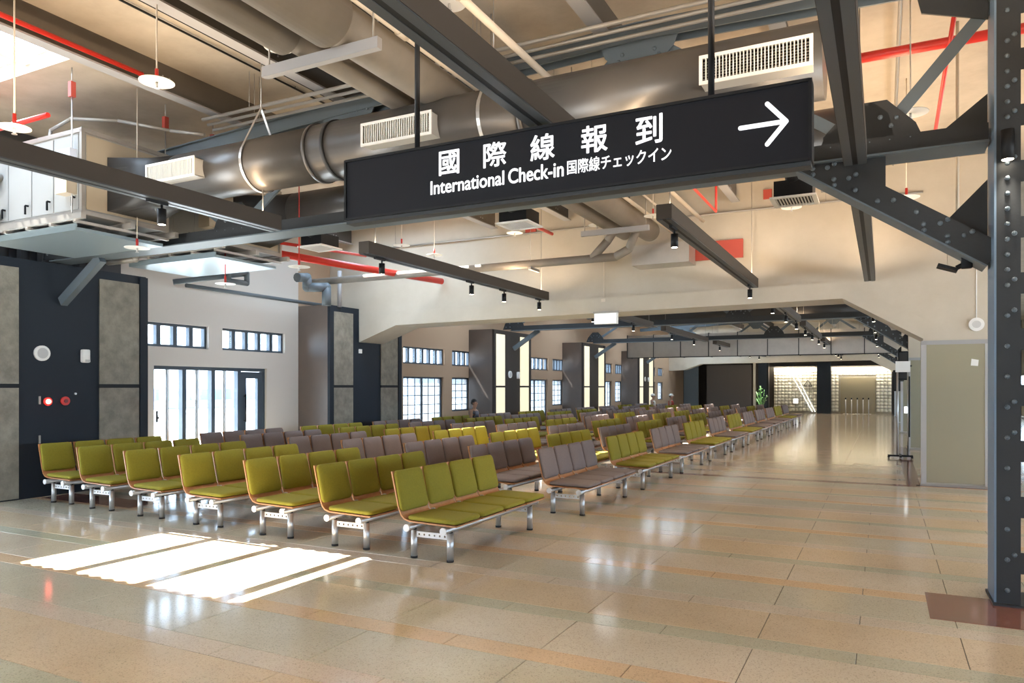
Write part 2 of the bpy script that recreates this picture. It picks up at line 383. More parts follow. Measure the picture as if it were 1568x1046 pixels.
# ------------------------------------------------------------------ roof: slab with skylights
SKX = (-11.04, -7.98); SKY0 = 3.55; SKY1 = 5.24
m = MB(); holes = [(SKX[0], SKX[1], SKY0+8*k, SKY1+8*k) for k in range(-1, 6)]
ys = [-8.0]; 
for h in holes: ys += [h[2], h[3]]
ys.append(YE+1)
ys = sorted(y for y in ys if y >= -8)
for a, b in zip(ys[:-1], ys[1:]):
    inh = any(h[2]-.01 < (a+b)/2 < h[3]+.01 for h in holes)
    if inh:
        m.box((XW-.25, a, ZS), (SKX[0], b, ZS+.18)); m.box((SKX[1], a, ZS), (RX, b, ZS+.18))
    else: m.box((XW-.25, a, ZS), (RX, b, ZS+.18))
ce = struct(m.build('ceiling', SLAB))
for k, h in enumerate(holes):
    t = struct(MB().box((h[0]-.06, h[2]-.06, ZS+.18), (h[0], h[3]+.06, ZS+.26)).box((h[1], h[2]-.06, ZS+.18), (h[1]+.06, h[3]+.06, ZS+.26)).build('window_%d' % (60+k), WHITE))
    for xb in (-10.18, -9.22, -8.27):
        MB().box((xb-.055, h[2], ZS+.1), (xb+.055, h[3], ZS+.16)).build('glazing_bar', WHITE, t)
    # flat wavy-edged trims standing in for corrugated sheet, shaped to scallop the sun patch
    for e, s in ((h[2], 1), (h[3], -1)):
        pts = [(h[0], e-s*.05)]; n = 96
        for i in range(n+1): pts.append((h[0]+(h[1]-h[0])*i/n, e+s*(.03+.022*math.sin(i*math.pi*2*18/n))))
        pts.append((h[1], e-s*.05)); MB().prism(pts, 'z', ZS+.181, ZS+.2).build('scalloped_trim', WHITE, t)
# purlins
labp = {-11.5: 'steel purlin nearest the left wall', -7.55: 'taupe steel purlin carrying the red pipe at upper left', -5.83: 'dark steel purlin left of the two big pipes', -4.5: 'dark steel purlin above the two big pipes', -2.45: 'steel purlin above the white conduit', -.9: 'steel purlin over the right end of the sign'}
m = MB()
for i in range(46): m.box((XW+.05, -6+i*.31, 3.62), (XW+.12, -6+i*.31+.2, 5.4), rot=Matrix.Rotation(.5, 4, 'Z'))
m.box((XW, -7.9, 3.54), (XW+.05, 8.5, ZS)); tag(m.build('louvre_wall', mat('louvre_black', (.012, .014, .018), .5)), 'black vertical louvres on the wall above the nearest pillar', 'louvre')
for i, xp in enumerate(labp):
    for seg, (a, b) in enumerate(((-7.95, 14.05), (14.97, YE-3.9))):
        t = thing('purlin', labp[xp]+('' if seg == 0 else ', beyond the concrete portal'), 'beam', (xp, a, ZS))
        MB().box((xp-.012, a, 5.12), (xp+.012, b, ZS)).build('web', PURL if xp in (-7.55, -2.45, -.9) else mat('purlin_dark', (.06, .058, .055), .6), t)
        MB().box((xp-.075, a, 5.10), (xp+.075, b, 5.12)).build('bottom_flange', PURLF, t)
        mm = MB(); y = 2.0 if seg == 0 else 16.
        while y < min(b, 30):
            for dy in (0, .09):
                for dz in (5.22, 5.30): mm.ball((xp+.014, y+dy, dz), .013, u=6, v=4)
            y += 1.9
        q = mm.build('bolt_row', PURLF, t); q['kind'] = 'stuff'
# ------------------------------------------------------------------ concrete portals
def portal(y0, y1, zb, n, full=True):
    pts = [(XP-.9, ZS), (XP-.9, 2.7), (-11.2, 2.74), (-10.15, zb), (-.63, zb+.1), (.6, 2.46), (.6, ZS)]
    p = struct(MB().prism(pts, 'y', y0, y1).build('wall_%s' % n, CREAM))
    rb = [(-11.2, 2.74), (-10.15, zb), (-.63, zb+.1), (.6, 2.46), (.6, 2.80), (-.7, zb+.40), (-10.2, zb+.32), (-11.2, 3.05)]
    MB().prism(rb, 'y', y0-.09, y0).build('soffit_band', CREAM, p)
    return p
portal(14.1, 14.95, 3.1, 'middle')
portal(46.2, 46.9, 3.1, 'rear')
# columns on the right
for k, (y0, lab) in enumerate(((14.1, 0), (22.0, 1), (30.0, 2), (38.0, 3), (46.2, 4))):
    x0, x1 = .6, 1.56
    t = struct(MB().box((x0, y0, 0), (x1, y0+.85, ZS)).build('trim_%d' % (20+k), CREAM))
    MB().box((x0-.03, y0-.03, 2.36), (x1+.03, y0, 2.43)).build('cap_rail', WHITE if 0 else PURLF, t)
    MB().box((x0+.05, y0-.02, .06), (x1-.08, y0, 2.36)).build('glass_cladding', GREENG, t)
    MB().box((x0-.03, y0-.03, .03), (x0+.05, y0, 2.36)).box((x1-.08, y0-.03, .03), (x1+.03, y0, 2.36)).build('corner_profile', ALU, t)
    MB().box((x0-.04, y0-.035, 0), (x1+.04, y0+.88, .03)).build('skirting', GREYC, t)
c = UY(1495, 497, 14.1)
t = thing('wall_speaker', 'round white speaker high on the cream column', 'speaker', c)
MB().tube(c, c+Vector((0, -.05, 0)), .11, 24).build('housing', WHITE, t)
MB().tube(c+Vector((0, -.05, 0)), c+Vector((0, -.06, 0)), .06, 24).build('grille', mat('pale_grey', (.5, .5, .5), .6), t)
tag(MB().tube(c+Vector((0, -.01, .1)), c+Vector((0, -.01, 1.6)), .008, 8).build('conduit', WHITE), 'thin white conduit running up from the round column speaker', 'conduit')
c = UY(1492, 555, 14.08); tag(MB().prism([(c.x-.05, c.z-.05), (c.x+.05, c.z-.06), (c.x+.06, c.z+.04), (c.x-.04, c.z+.06)], 'y', 14.075, 14.08).build('paper_patch', WHITE), 'pale paper patch stuck on the green glass cladding', 'patch')
# other walls
struct(MB().box((RX, -8, 0), (RX+.2, YE+1, 1.0)).box((RX, -8, 2.3), (RX+.2, YE+1, ZS)).build('wall_right', CREAM))
wr = MB(); 
for y in range(-8, 50, 2): wr.box((RX+.02, y, 1.0), (RX+.12, y+.1, 2.3))
struct(wr.build('window_90', FRAMED))
struct(MB().box((XW, -8.2, 2.6), (RX, -8, ZS)).box((XW, -8.2, 0), (-9.5, -8, 2.6)).box((-4, -8.2, 0), (RX, -8, 2.6)).build('wall_rear', WALLW))
# ------------------------------------------------------------------ far end wall
struct(MB().box((XW, YE, 0), (RX, YE+.2, ZS)).build('wall_far', BRNDK))
def gblock(name, x0, x1, z0, z1, label, hole=None):
    t = thing(name, label, 'wall', ((x0+x1)/2, YE, 0))
    MB().box((x0, YE-.06, 0.), (x1, YE-.0, z1)).build('joint_grid', mat('mortar', (.22, .2, .16), .8), t)
    s = .205; nx = int((x1-x0)/s); nz = int((z1-z0)/s); s2 = (x1-x0)/nx
    base = None; n = 0
    for i in range(nx):
        for j in range(nz):
            xa = x0+i*s2+.012; za = z0+j*s+.012
            if hole and xa+s2 > hole[0]+.05 and xa < hole[1]-.05 and za < hole[2]-.05: continue
            if base is None:
                base = MB().box((0, 0, 0), (s2-.024, .03, s-.024), bev=.012, seg=1).build('glass_block', GBLK, t); base.location = Vector((xa, YE-.09, za))-Vector(t['_wl'])
                # geometry is local to the block
                for v in base.data.vertices: v.co += Vector(t['_wl'])
            else:
                o = bpy.data.objects.new('glass_block', base.data); COL.objects.link(o); o.parent = t; o.location = Vector((xa, YE-.09, za))-Vector(t['_wl'])
    return t
gblock('glass_block_wall', -6.3, -3.72, .12, 2.9, 'lit glass block wall left of the dark central pier at far end')
g2 = gblock('glass_block_wall', -2.89, .47, .12, 2.9, 'lit glass block wall right of the dark pier, around the brown recess', hole=(-2.35, -.42, 2.3))
MB().box((-2.35, YE-.10, .0), (-.42, YE-.06, 2.25)).build('recess_panel', mat('recess_brown', (.20, .17, .11), .5), g2)
for x0, x1, lab in ((-6.3, -3.72, 'left'), (-2.89, .47, 'right')):
    t = thing('cove_light', 'glowing cove light strip above the %s glass block wall' % lab, 'light', ((x0+x1)/2, YE-.2, 2.98))
    MB().box((x0, YE-.3, 2.98), (x1, YE-.06, 3.02)).build('cove', BLACK, t)
    al = bpy.data.lights.new('cove_lamp', 'AREA'); al.shape = 'RECTANGLE'; al.size = x1-x0; al.size_y = .06; al.energy = 85; al.color = (1, .9, .7)
    ao = bpy.data.objects.new('cove_lamp', al); COL.objects.link(ao); ao.parent = t; ao.location = (0, -.12, -.02); ao.rotation_euler = (math.radians(25), 0, 0)
tag(MB().box((-3.70, YE-.35, 0), (-2.91, YE-.1, 3.2)).build('dark_pier', NAVY), 'dark navy pier between the two lit glass block walls', 'pillar')
m = MB(); t = thing('light_string', 'double diagonal string of white lights across the left glass block wall', 'light string', (-4.6, YE-.1, 0))
cable = MB(); bulbs = MB()
for off in (0, .28):
    a = Vector((-5.45+off, YE-.13, 2.9)); b = Vector((-4.0+off*.6, YE-.13, .12)); cable.tube(a, b, .008, 6)
    for i in range(34): bulbs.ball(a.lerp(b, i/33), .022, u=6, v=4)
cable.build('cable', WHITE, t); bulbs.build('bulbs', mat('led_white', (1, 1, 1), .4, emit=(.9, .95, 1), es=3), t)['kind'] = 'stuff'
t = thing('exit_sign', 'small square lit sign low on the left glass block wall', 'sign', (-4.98, YE-.12, .75))
MB().box((-5.12, YE-.13, .62), (-4.82, YE-.10, .92)).build('sign_box', WHITE, t); MB().box((-5.10, YE-.135, .64), (-4.84, YE-.131, .90)).build('lit_face', GLOWW, t)
t = thing('triangle_emblem', 'dark triangular outline emblem on the left glass block wall', 'emblem', (-4.2, YE-.1, 1.8))
a, b, c = Vector((-4.5, YE-.12, 1.72)), Vector((-4.0, YE-.12, 1.72)), Vector((-4.25, YE-.12, 2.1))
MB().bar(a, b, .03, .04).bar(b, c, .03, .03).bar(a, c, .03, .03).build('outline', BLACK, t)
for i, x in enumerate((-2.05, -1.72, -1.4, -1.08, -.78)):
    t = thing('rope_stanchion', 'slim metal stanchion before the brown recess, %s' % ('leftmost', 'second from left', 'in the middle', 'second from right', 'rightmost')[i] , 'stanchion', (x, YE-.5, 0), 'stanchions before the recess')
    MB().tube((x, YE-.5, 0), (x, YE-.5, .03), .15, 20).build('base', GREYC, t); MB().tube((x, YE-.5, .03), (x, YE-.5, .98), .03, 10).build('post', ALU, t); MB().tube((x, YE-.5, .9), (x, YE-.5, 1.0), .045, 10).build('belt_head', BLACK, t)
# darker screens left of the glass block
tag(MB().box((-10.1, 47.6, 0), (-7.35, 47.8, 3.05)).build('partition', mat('brown_partition', (.07, .055, .045), .6, bump=.3, bscale=15)), 'large dark brown partition at far left end', 'partition')
for x, w, l in ((-11.6, .9, 'broad slate grey'), (-7.25, .12, 'narrow cream'), (-6.95, .5, 'dark navy'), (-6.45, .12, 'slim black')):
    tag(MB().box((x, 47.7, 0), (x+w, 48.0, 3.15)).build('partition_post', {'broad slate grey': STEEL, 'narrow cream': CREAM, 'dark navy': NAVY, 'slim black': BLACK}[l]), l+' upright panel beside the brown partition', 'panel')
# potted plant
pc = UY(1167, 600, 45.0); t = thing('potted_plant', 'leafy green potted plant before the dark panels at far end', 'plant', (pc.x, 45, 0))
MB().tube((pc.x, 45, 0), (pc.x, 45, .4), .17, 16, r2=.22).build('pot', BLACK, t)
lm = MB(); sm = MB()
for i in range(9):
    a = random.uniform(0, 6.28); tip = Vector((pc.x+.35*math.cos(a), 45+.35*math.sin(a), random.uniform(.9, 1.75))); b0 = Vector((pc.x, 45, .38)); sm.tube(b0, tip, .012, 5)
    for j in range(16):
        q = b0.lerp(tip, random.uniform(.35, 1)); a2 = random.uniform(0, 6.28); d = Vector((math.cos(a2), math.sin(a2), random.uniform(-.3, .6))).normalized(); s = d.cross(Vector((0, 0, 1))).normalized()*.03
        e = q+d*.2; vs = [lm.bm.verts.new(v) for v in (q, q+d*.1+s, e, q+d*.1-s)]; lm.bm.faces.new(vs)
sm.build('stem', LEAF, t); lm.build('foliage', LEAF, t, recalc=False)
# display on a stand in front of the right columns, speakers on them
t = thing('display_stand', 'tall slim display stand on castors beside the far green column', 'stand', (.42, 19.2, 0))
MB().bar((.1, 19.2, .06), (.62, 19.2, .06), .06, .04).bar((.36, 18.9, .06), (.36, 19.5, .06), .05, .04).build('foot_frame', BLACK, t)
for dx in (.12, .6): MB().ball((dx, 19.2, .03), .03).build('castor', BLACK, t)
MB().tube((.3, 19.2, .08), (.3, 19.2, 2.1), .022, 10).tube((.52, 19.2, .08), (.52, 19.2, 2.1), .022, 10).build('pole', ALU, t)
MB().box((.26, 19.15, 2.0), (.56, 19.23, 2.25)).build('head_box', WHITE, t)
MB().box((.53, 19.16, .5), (.56, 19.24, 1.9)).build('side_panel', BLACK, t)
MB().box((.44, 19.17, 1.05), (.50, 19.20, 1.2)).build('lit_display', GLOWW, t)
for i, (px, py, y, h) in enumerate(((1383, 560, 21.6, .75), (1373, 583, 29.6, .75))):
    c = UY(px, py, y); t = thing('column_speaker', 'black line speaker on the %s concrete column' % ('nearer' if i == 0 else 'farther'), 'speaker', c)
    MB().box(c+Vector((-.12, -.12, -h/2)), c+Vector((.12, .1, h/2)), bev=.02).build('cabinet', BLACK, t)
    MB().box(c+Vector((-.09, -.13, -h/2+.04)), c+Vector((.09, -.121, h/2-.04))).build('grille', RUB, t)
    MB().tube(c+Vector((0, .1, 0)), (.7, y+.45, c.z), .025, 8).build('bracket', BLACK, t)
# ------------------------------------------------------------------ steel truss
YT = 6.9
def rivets(m, pts, r=.021):
    for p in pts: m.ball(p, r, u=8, v=4)
TN = [(-11.6, 4.70), (-9.3, 4.80), (-5.65, 4.96), (-2.1, 5.06), (1.0, 4.96)]
BN = [-11.2, -7.5, -3.8, -.1]
def make_truss():
    t = thing('roof_truss', 'riveted grey steel truss behind the check-in sign', 'truss', (-5.3, YT, ZC))
    y = YT
    MB().box((XP, y-.17, ZC), (.74, y+.17, ZC+.016)).build('bottom_chord_flange', STEEL, t)
    MB().box((XP, y-.09, ZC+.016), (.74, y-.075, ZC+.17)).box((XP, y+.075, ZC+.016), (.74, y+.09, ZC+.17)).build('bottom_chord_web', STEELD, t)
    tc = MB()
    for a, b in zip(TN[:-1], TN[1:]):
        for dy in (-.08, .08): tc.bar((a[0], y+dy, a[1]), (b[0], y+dy, b[1]), .02, .15)
        tc.bar((a[0], y, a[1]+.075), (b[0], y, b[1]+.075), .26, .015)
    tc.build('top_chord', STEEL, t)
    zig = [(BN[0], ZC+.1), TN[1], (BN[1], ZC+.1), TN[2], (BN[2], ZC+.1), TN[3], (BN[3], ZC+.1), TN[4]]
    for a, b in zip(zig[:-1], zig[1:]):
        MB().bar((a[0], y-.04, a[1]), (b[0], y-.04, b[1]), .012, .10).bar((a[0], y+.0, a[1]), (b[0], y+.0, b[1]), .07, .012).build('diagonal_strut', STEEL, t)
    for xx, zz, s in [(b, ZC+.12, 1) for b in BN]+[(a[0], a[1]-.04, -1) for a in TN[1:]]:
        g = [(xx-.42, zz-s*.06), (xx+.42, zz-s*.06), (xx+.34, zz+s*.14), (xx+.13, zz+s*.36), (xx-.13, zz+s*.36), (xx-.34, zz+s*.14)]
        go = MB().prism(g, 'y', y-.07, y-.055).build('gusset_plate', STEELD if s == 1 else STEEL, t)
        rv = MB(); rivets(rv, [(xx+dx, y-.072, zz+s*dz) for dx, dz in ((-.3, .02), (-.15, .02), (0, .02), (.15, .02), (.3, .02), (-.16, .14), (-.2, .2), (.16, .14), (.2, .2), (-.08, .22), (.08, .22))]); q = rv.build('rivets', STEEL, go); q['kind'] = 'stuff'
    # knee braces
    for x0, z0, x1, z1, xc in ((-.66, ZC, .74, 2.62, .74), (-10.3, ZC, XP+.06, 2.96, XP+.06)):
        a = Vector((x0, y, z0)); b = Vector((x1, y, z1)); d = (b-a).normalized(); n = Vector((-d.z, 0, d.x)); 
        if n.z < 0: n = -n
        if xc > 0:
            MB().bar(a+n*.07+Vector((0, -.12, 0)), b+n*.07+Vector((0, -.12, 0)), .014, .20).bar(a+n*.07+Vector((0, .12, 0)), b+n*.07+Vector((0, .12, 0)), .014, .2).build('knee_brace', STEELD, t)
            MB().bar(a-n*.03, b-n*.03, .30, .014).build('brace_flange', STEEL, t)
            rv = MB(); pp = []
            L = (b-a).length
            for i in range(14):
                s = .12+i*.1
                if 4 < i < 6 or 7 < i < 9: continue
                pp.append(a+d*s+n*(.10 if i % 2 else .04)+Vector((0, -.128, 0)))
                if i < 4 or i > 9: pp.append(a+d*(s+.03)+n*(.15 if i % 2 else .0)+Vector((0, -.128, 0)))
            rivets(rv, [p for p in pp if (p-a).dot(d) < L-.02]); rv.build('rivets', STEEL, t)['kind'] = 'stuff'
            MB().prism([(.74, 2.62), (.74, 3.30), (.44, 2.98)], 'y', y-.02, y+.0).build('gusset_plate', STEELD, t)
            MB().prism([(.74, ZC+.17), (.74, 3.98), (.43, ZC+.17)], 'y', y-.02, y+.0).build('gusset_plate', STEELD, t)
            MB().prism([(-.66, ZC-.001), (.02, ZC-.001), (.02, 3.28)], 'y', y-.11, y-.095).build('gusset_plate', STEELD, t)
            MB().prism([(-.46, ZC+.17), (.08, ZC+.17), (.04, 3.93), (-.08, 4.04), (-.46, 3.8)], 'y', y-.07, y-.05).build('gusset_plate', STEELD, t)
            MB().prism([(.74, 4.55), (.74, 5.05), (.2, 5.05), (.28, 4.7)], 'y', y-.07, y-.05).build('gusset_plate', STEELD, t)
        else:
            MB().bar(a, b, .10, .14).build('knee_brace', STEEL, t)
    return t
tr0 = make_truss(); kids()
for k, yc in ((2, 22.3), (3, 30.2), (4, 38.1)):
    dup(tr0, (0, yc-YT, 0), 'grey steel truss at the %s pillar, beyond the concrete portal' % {2: 'third', 3: 'fourth', 4: 'farthest'}[k])
# ------------------------------------------------------------------ near steel column
t = thing('steel_column', 'dark riveted built-up steel column at right edge', 'column', (.95, 6.75, 0))
x0 = .76
MB().box((x0-.008, 6.60, 0), (x0+.006, 6.98, ZS-.001)).build('side_plate', STEELB, t)
MB().box((x0+.006, 6.60, 0.02), (x0+.16, 6.615, ZS)).build('front_angle', STEELD, t)
MB().box((x0+.006, 6.965, 0.02), (x0+.16, 6.98, ZS)).build('rear_angle', STEELD, t)
MB().box((x0+.42, 6.60, 0.02), (x0+.6, 6.98, ZS)).build('outer_channel', STEELD, t)
z = .25
while z < 5.2:
    MB().box((x0+.16, 6.602, z), (x0+.42, 6.612, z+.16)).build('lacing_bar', STEELD, t)
    z += .42
rv = MB(); pp = []
z = .12
while z < 5.3:
    pp.append((x0+.075, 6.598, z)); 
    if int(z*10) % 3 == 0: pp.append((x0+.12, 6.598, z+.04))
    z += .115 if (2.2 < z < 4.2) else .23
rivets(rv, pp, .019); rv.build('rivets', STEEL, t)['kind'] = 'stuff'
MB().box((x0-.02, 6.56, 0), (x0+.65, 7.02, .02)).build('base_plate', STEELD, t)
c = Vector((.83, 6.54, 3.35))
t = thing('column_downlight', 'black cylinder downlight on the front of the steel column', 'lamp', c)
MB().tube(c, c+Vector((0, 0, .22)), .045, 20).build('can', BLACK, t)
MB().tube(c+Vector((0, 0, -.002)), c+Vector((0, 0, .0)), .038, 20).build('lens', LENS, t)
MB().box(c+Vector((-.015, .04, .08)), c+Vector((.015, .062, .13))).build('bracket', BLACK, t)
def spot(parent, p, w, color=WARM, ang=95, down=(0, 0, -1), blend=.6):
    l = bpy.data.lights.new('lamp_light', 'SPOT'); l.energy = w; l.color = color; l.spot_size = math.radians(ang); l.spot_blend = blend; l.shadow_soft_size = .035
    o = bpy.data.objects.new('lamp_light', l); COL.objects.link(o); o.parent = parent; o.location = Vector(p)-Vector(parent['_wl']); o.rotation_euler = Vector(down).to_track_quat('-Z', 'Y').to_euler(); return o
spot(t, c+Vector((0, 0, -.02)), 25, (1, .9, .75), 50)
# camera-like floodlight on the knee brace
c = U(1478, 400, 5.9)
t = thing('floodlight', 'small black floodlight hanging under the knee brace beside steel column', 'floodlight', c)
MB().box(c+Vector((-.03, -.03, -.06)), c+Vector((.05, .03, .05)), bev=.01).build('body', BLACK, t)
MB().box(c+Vector((-.2, -.07, -.06)), c+Vector((-.05, .07, -.035)), rot=Matrix.Rotation(.35, 4, 'Y')).build('lamp_head', BLACK, t)
MB().tube(c+Vector((-.06, 0, -.05)), c+Vector((0, 0, -.02)), .02, 8).tube(c, c+Vector((.07, .2, .14)), .018, 8).build('arm', BLACK, t)
c = U(1466, 395, 7.6); tag(MB().box(c+Vector((-.09, -.03, -.1)), c+Vector((.09, .05, .16))).tube(c+Vector((0, 0, .16)), (c.x, c.y, ZS), .015, 8).build('junction_box', AHUE), 'cream junction box behind the small floodlight', 'box')
# ------------------------------------------------------------------ track lights
def make_track(x, y0, y1, heads, label, lit=True, uplit=True, head0=True):
    t = thing('track_light', label, 'track light', (x, (y0+y1)/2, ZT))
    w = .085
    MB().box((x-w, y0, ZT+.01), (x+w, y1, ZT+.17)).build('housing', TRK, t)
    MB().box((x-w+.004, y0+.01, ZT), (x-.02, y1-.01, ZT+.01)).box((x+.02, y0+.01, ZT), (x+w-.004, y1-.01, ZT+.01)).build('underside_rail', TRKU, t)
    MB().box((x-.02, y0+.01, ZT+.004), (x+.02, y1-.01, ZT+.0095)).build('track_slot', BLACK, t)
    for yy in (y0+.25, y1-.2):
        zt2 = 3.885 if (-8.4 < x < -.4 and (5.85 < yy < 6.4 or 7.8 < yy < 8.35)) else ZS
        MB().tube((x, yy, ZT+.17), (x, yy, zt2), .006, 6).build('suspension_rod', GREYC, t)
    for yy in heads:
        h = MB().box((x-.018, yy-.11, ZT-.03), (x+.018, yy+.11, ZT+.003)).tube((x, yy+.05, ZT-.03), (x, yy+.05, ZT-.07), .012, 8).tube((x, yy+.05, ZT-.07), (x, yy+.05, ZT-.22), .042, 18).build('spotlight', BLACK, t)
        MB().tube((x, yy+.05, ZT-.2215), (x, yy+.05, ZT-.2205), .034, 18).build('lens', LENS, h)
        if lit: spot(t, (x, yy+.05, ZT-.235), SPOT_W*(.7 if x < -5 else 1), COOL if x < -5 else WARM, 120, (0, 0, -1), .8)
    if uplit:  # added uplight with no visible fitting, warms the ceiling above the track
        L = y1-y0; al = bpy.data.lights.new('added_uplight', 'AREA'); al.shape = 'RECTANGLE'; al.size = .05; al.size_y = L-.4; al.energy = UP_W*L/6; al.color = (1, .72, .45)
        ao = bpy.data.objects.new('added_uplight', al); COL.objects.link(ao); ao.parent = t; ao.location = (0, 0, .18); ao.rotation_euler = (math.pi, 0, 0)
    return t
make_track(-6.25, .5, 6.3, [1.2, 4.75], 'long dark track light at left, before the white air unit', )  # head nearest the camera is unseen, added to light the floor
make_track(-2.1, -.5, 6.4, [.4, 2.0], 'dark track light passing above the middle of check-in sign')  # both heads are out of view, added as floor lighting
make_track(-.2, -.5, 6.55, [.3], 'track light passing just right of the check-in sign')  # its one head is out of view, added to brighten the floor
make_track(-6.25, 7.9, 13.85, [8.25, 10.75, 11.95, 13.5], 'track light behind the sign with four black spotlights')
make_track(-2.1, 7.75, 13.85, [8.15, 13.4], 'track light behind the right half of sign, with two spotlights')
make_track(-.2, 7.5, 13.85, [], 'bare track light above the haunch of concrete portal')
make_track(2.6, .5, 6.5, [2, 5], 'track light in the side aisle right of steel column')
make_track(2.6, 8.0, 13.8, [9, 12], 'track light in the side aisle beside the cream column')
for b, (a, e) in enumerate(((15.6, 21.6), (23.0, 29.4), (31.0, 37.3), (39.0, 45.5))):
    w = ('first', 'second', 'third', 'last')[b]
    for x, l, hd in ((-6.25, 'left', [a+1, a+4.2]), (-2.1, 'middle', [a+.8, a+3.2, e-.4]), (-.2, 'right', [a+.6, a+4.])):
        make_track(x, a, e, hd, '%s track light in the %s bay beyond concrete portal' % (l, w), lit=(l != 'right'), uplit=(l == 'middle' and b < 3))
# ------------------------------------------------------------------ check-in sign
YS = 4.5
def SP(px, py): return UY(px, py, YS)
xl = SP(530, 300).x; xr = SP(1240, 200).x; zb = 2.93; zt = 3.405
t = thing('check_in_sign', 'long black hanging sign with white lettering and arrow', 'sign', ((xl+xr)/2, YS, zb))
MB().box((xl, YS, zb+.03), (xr, YS+.12, zt)).build('sign_box', SIGNB, t)
MB().box((xl-.012, YS-.012, zb+.02), (xl+.006, YS+.13, zt+.01)).box((xr-.006, YS-.012, zb+.02), (xr+.012, YS+.13, zt+.01)).box((xl, YS-.012, zt-.006), (xr, YS+.13, zt+.012)).box((xl, YS-.012, zb+.018), (xr, YS+.13, zb+.034)).build('frame', BLACK, t)
MB().box((xl-.005, YS+.01, zb-.008), (xr+.005, YS+.11, zb+.018)).build('bottom_rail', STEELD, t)
for px in (632, 1086):
    p = SP(px, 200); MB().tube((p.x, YS+.06, zt+.012), (p.x, YS+.06, ZS), .02, 12).build('hanging_rod', BLACK, t)
def text(body, xa, xb, zlo, zhi, name, bold=.0, y=YS):
    c = bpy.data.curves.new(name, 'FONT'); c.body = body; c.extrude = .002; c.resolution_u = 6
    o = bpy.data.objects.new('tmp', c); COL.objects.link(o)
    dg = bpy.context.evaluated_depsgraph_get(); me = bpy.data.meshes.new_from_object(o.evaluated_get(dg))
    bpy.data.objects.remove(o)
    xs = [v.co.x for v in me.vertices]; zs = [v.co.y for v in me.vertices]
    if not xs: return None
    sx = (xb-xa)/(max(xs)-min(xs)); sz = (zhi-zlo)/(max(zs)-min(zs)); mx, mz = min(xs), min(zs); L = Vector(t['_wl'])
    for v in me.vertices:
        v.co = Vector((xa+(v.co.x-mx)*sx, y-.003-v.co.z*.5, zlo+(v.co.y-mz)*sz))-L
    bm = bmesh.new(); bm.from_mesh(me); n0 = bm.faces[:]
    for k in range(8):
        r = bmesh.ops.duplicate(bm, geom=n0); bmesh.ops.translate(bm, verts=[v for v in r['geom'] if isinstance(v, bmesh.types.BMVert)], vec=(bold*math.cos(k*math.pi/4), -.0001*(k+1), bold*math.sin(k*math.pi/4)))
    bm.to_mesh(me); bm.free()
    me.materials.clear(); me.materials.append(TEXTW); o = bpy.data.objects.new(name, me); COL.objects.link(o); o.parent = t
    return o
for ch, p0, p1, top, bot in (('國', 673, 703, 231, 267), ('際', 741, 775, 218, 255), ('線', 813, 849, 206, 245), ('報', 891, 930, 192, 233), ('到', 974, 1014, 177, 220)):
    m0 = SP((p0+p1)/2, top).z; m1 = SP((p0+p1)/2, bot).z
    text(ch, SP(p0, 0).x, SP(p1, 0).x, m1, m0, 'letter', .003)
zl = SP(660, 299).z; zh = SP(660, 281).z
text('International', SP(660, 0).x, SP(772, 0).x, zl+.002, zh+.012, 'lettering', .0022)
text('Check-in', SP(779, 0).x, SP(863, 0).x, zl+.002, zh+.016, 'lettering', .0022)
text('国際線チェックイン', SP(869, 0).x, SP(1028, 0).x, zl+.008, zh+.014, 'lettering', .0011)
a = SP(1134, 197); b = SP(1204, 186)
zc = (a.z+b.z)/2; ar = MB(); yy = YS-.006
def caps(m, p, q, r): m.tube(p+Vector((0, .003, 0)), q+Vector((0, .003, 0)), r, 4) if 0 else m.bar(p, q, .006, 2*r)
A = Vector((a.x, yy, zc)); B = Vector((b.x, yy, zc)); C1 = Vector((SP(1175, 0).x, yy, zc+.118)); C2 = Vector((SP(1175, 0).x, yy, zc-.118))
for p, q in ((A, B), (C1, B), (C2, B)):
    ar.bar(p, q, .006, .026)
for p in (A, B, C1, C2): ar.tube(p+Vector((0, -.003, 0)), p+Vector((0, .003, 0)), .013, 16)
ar.build('arrow', TEXTW, t)
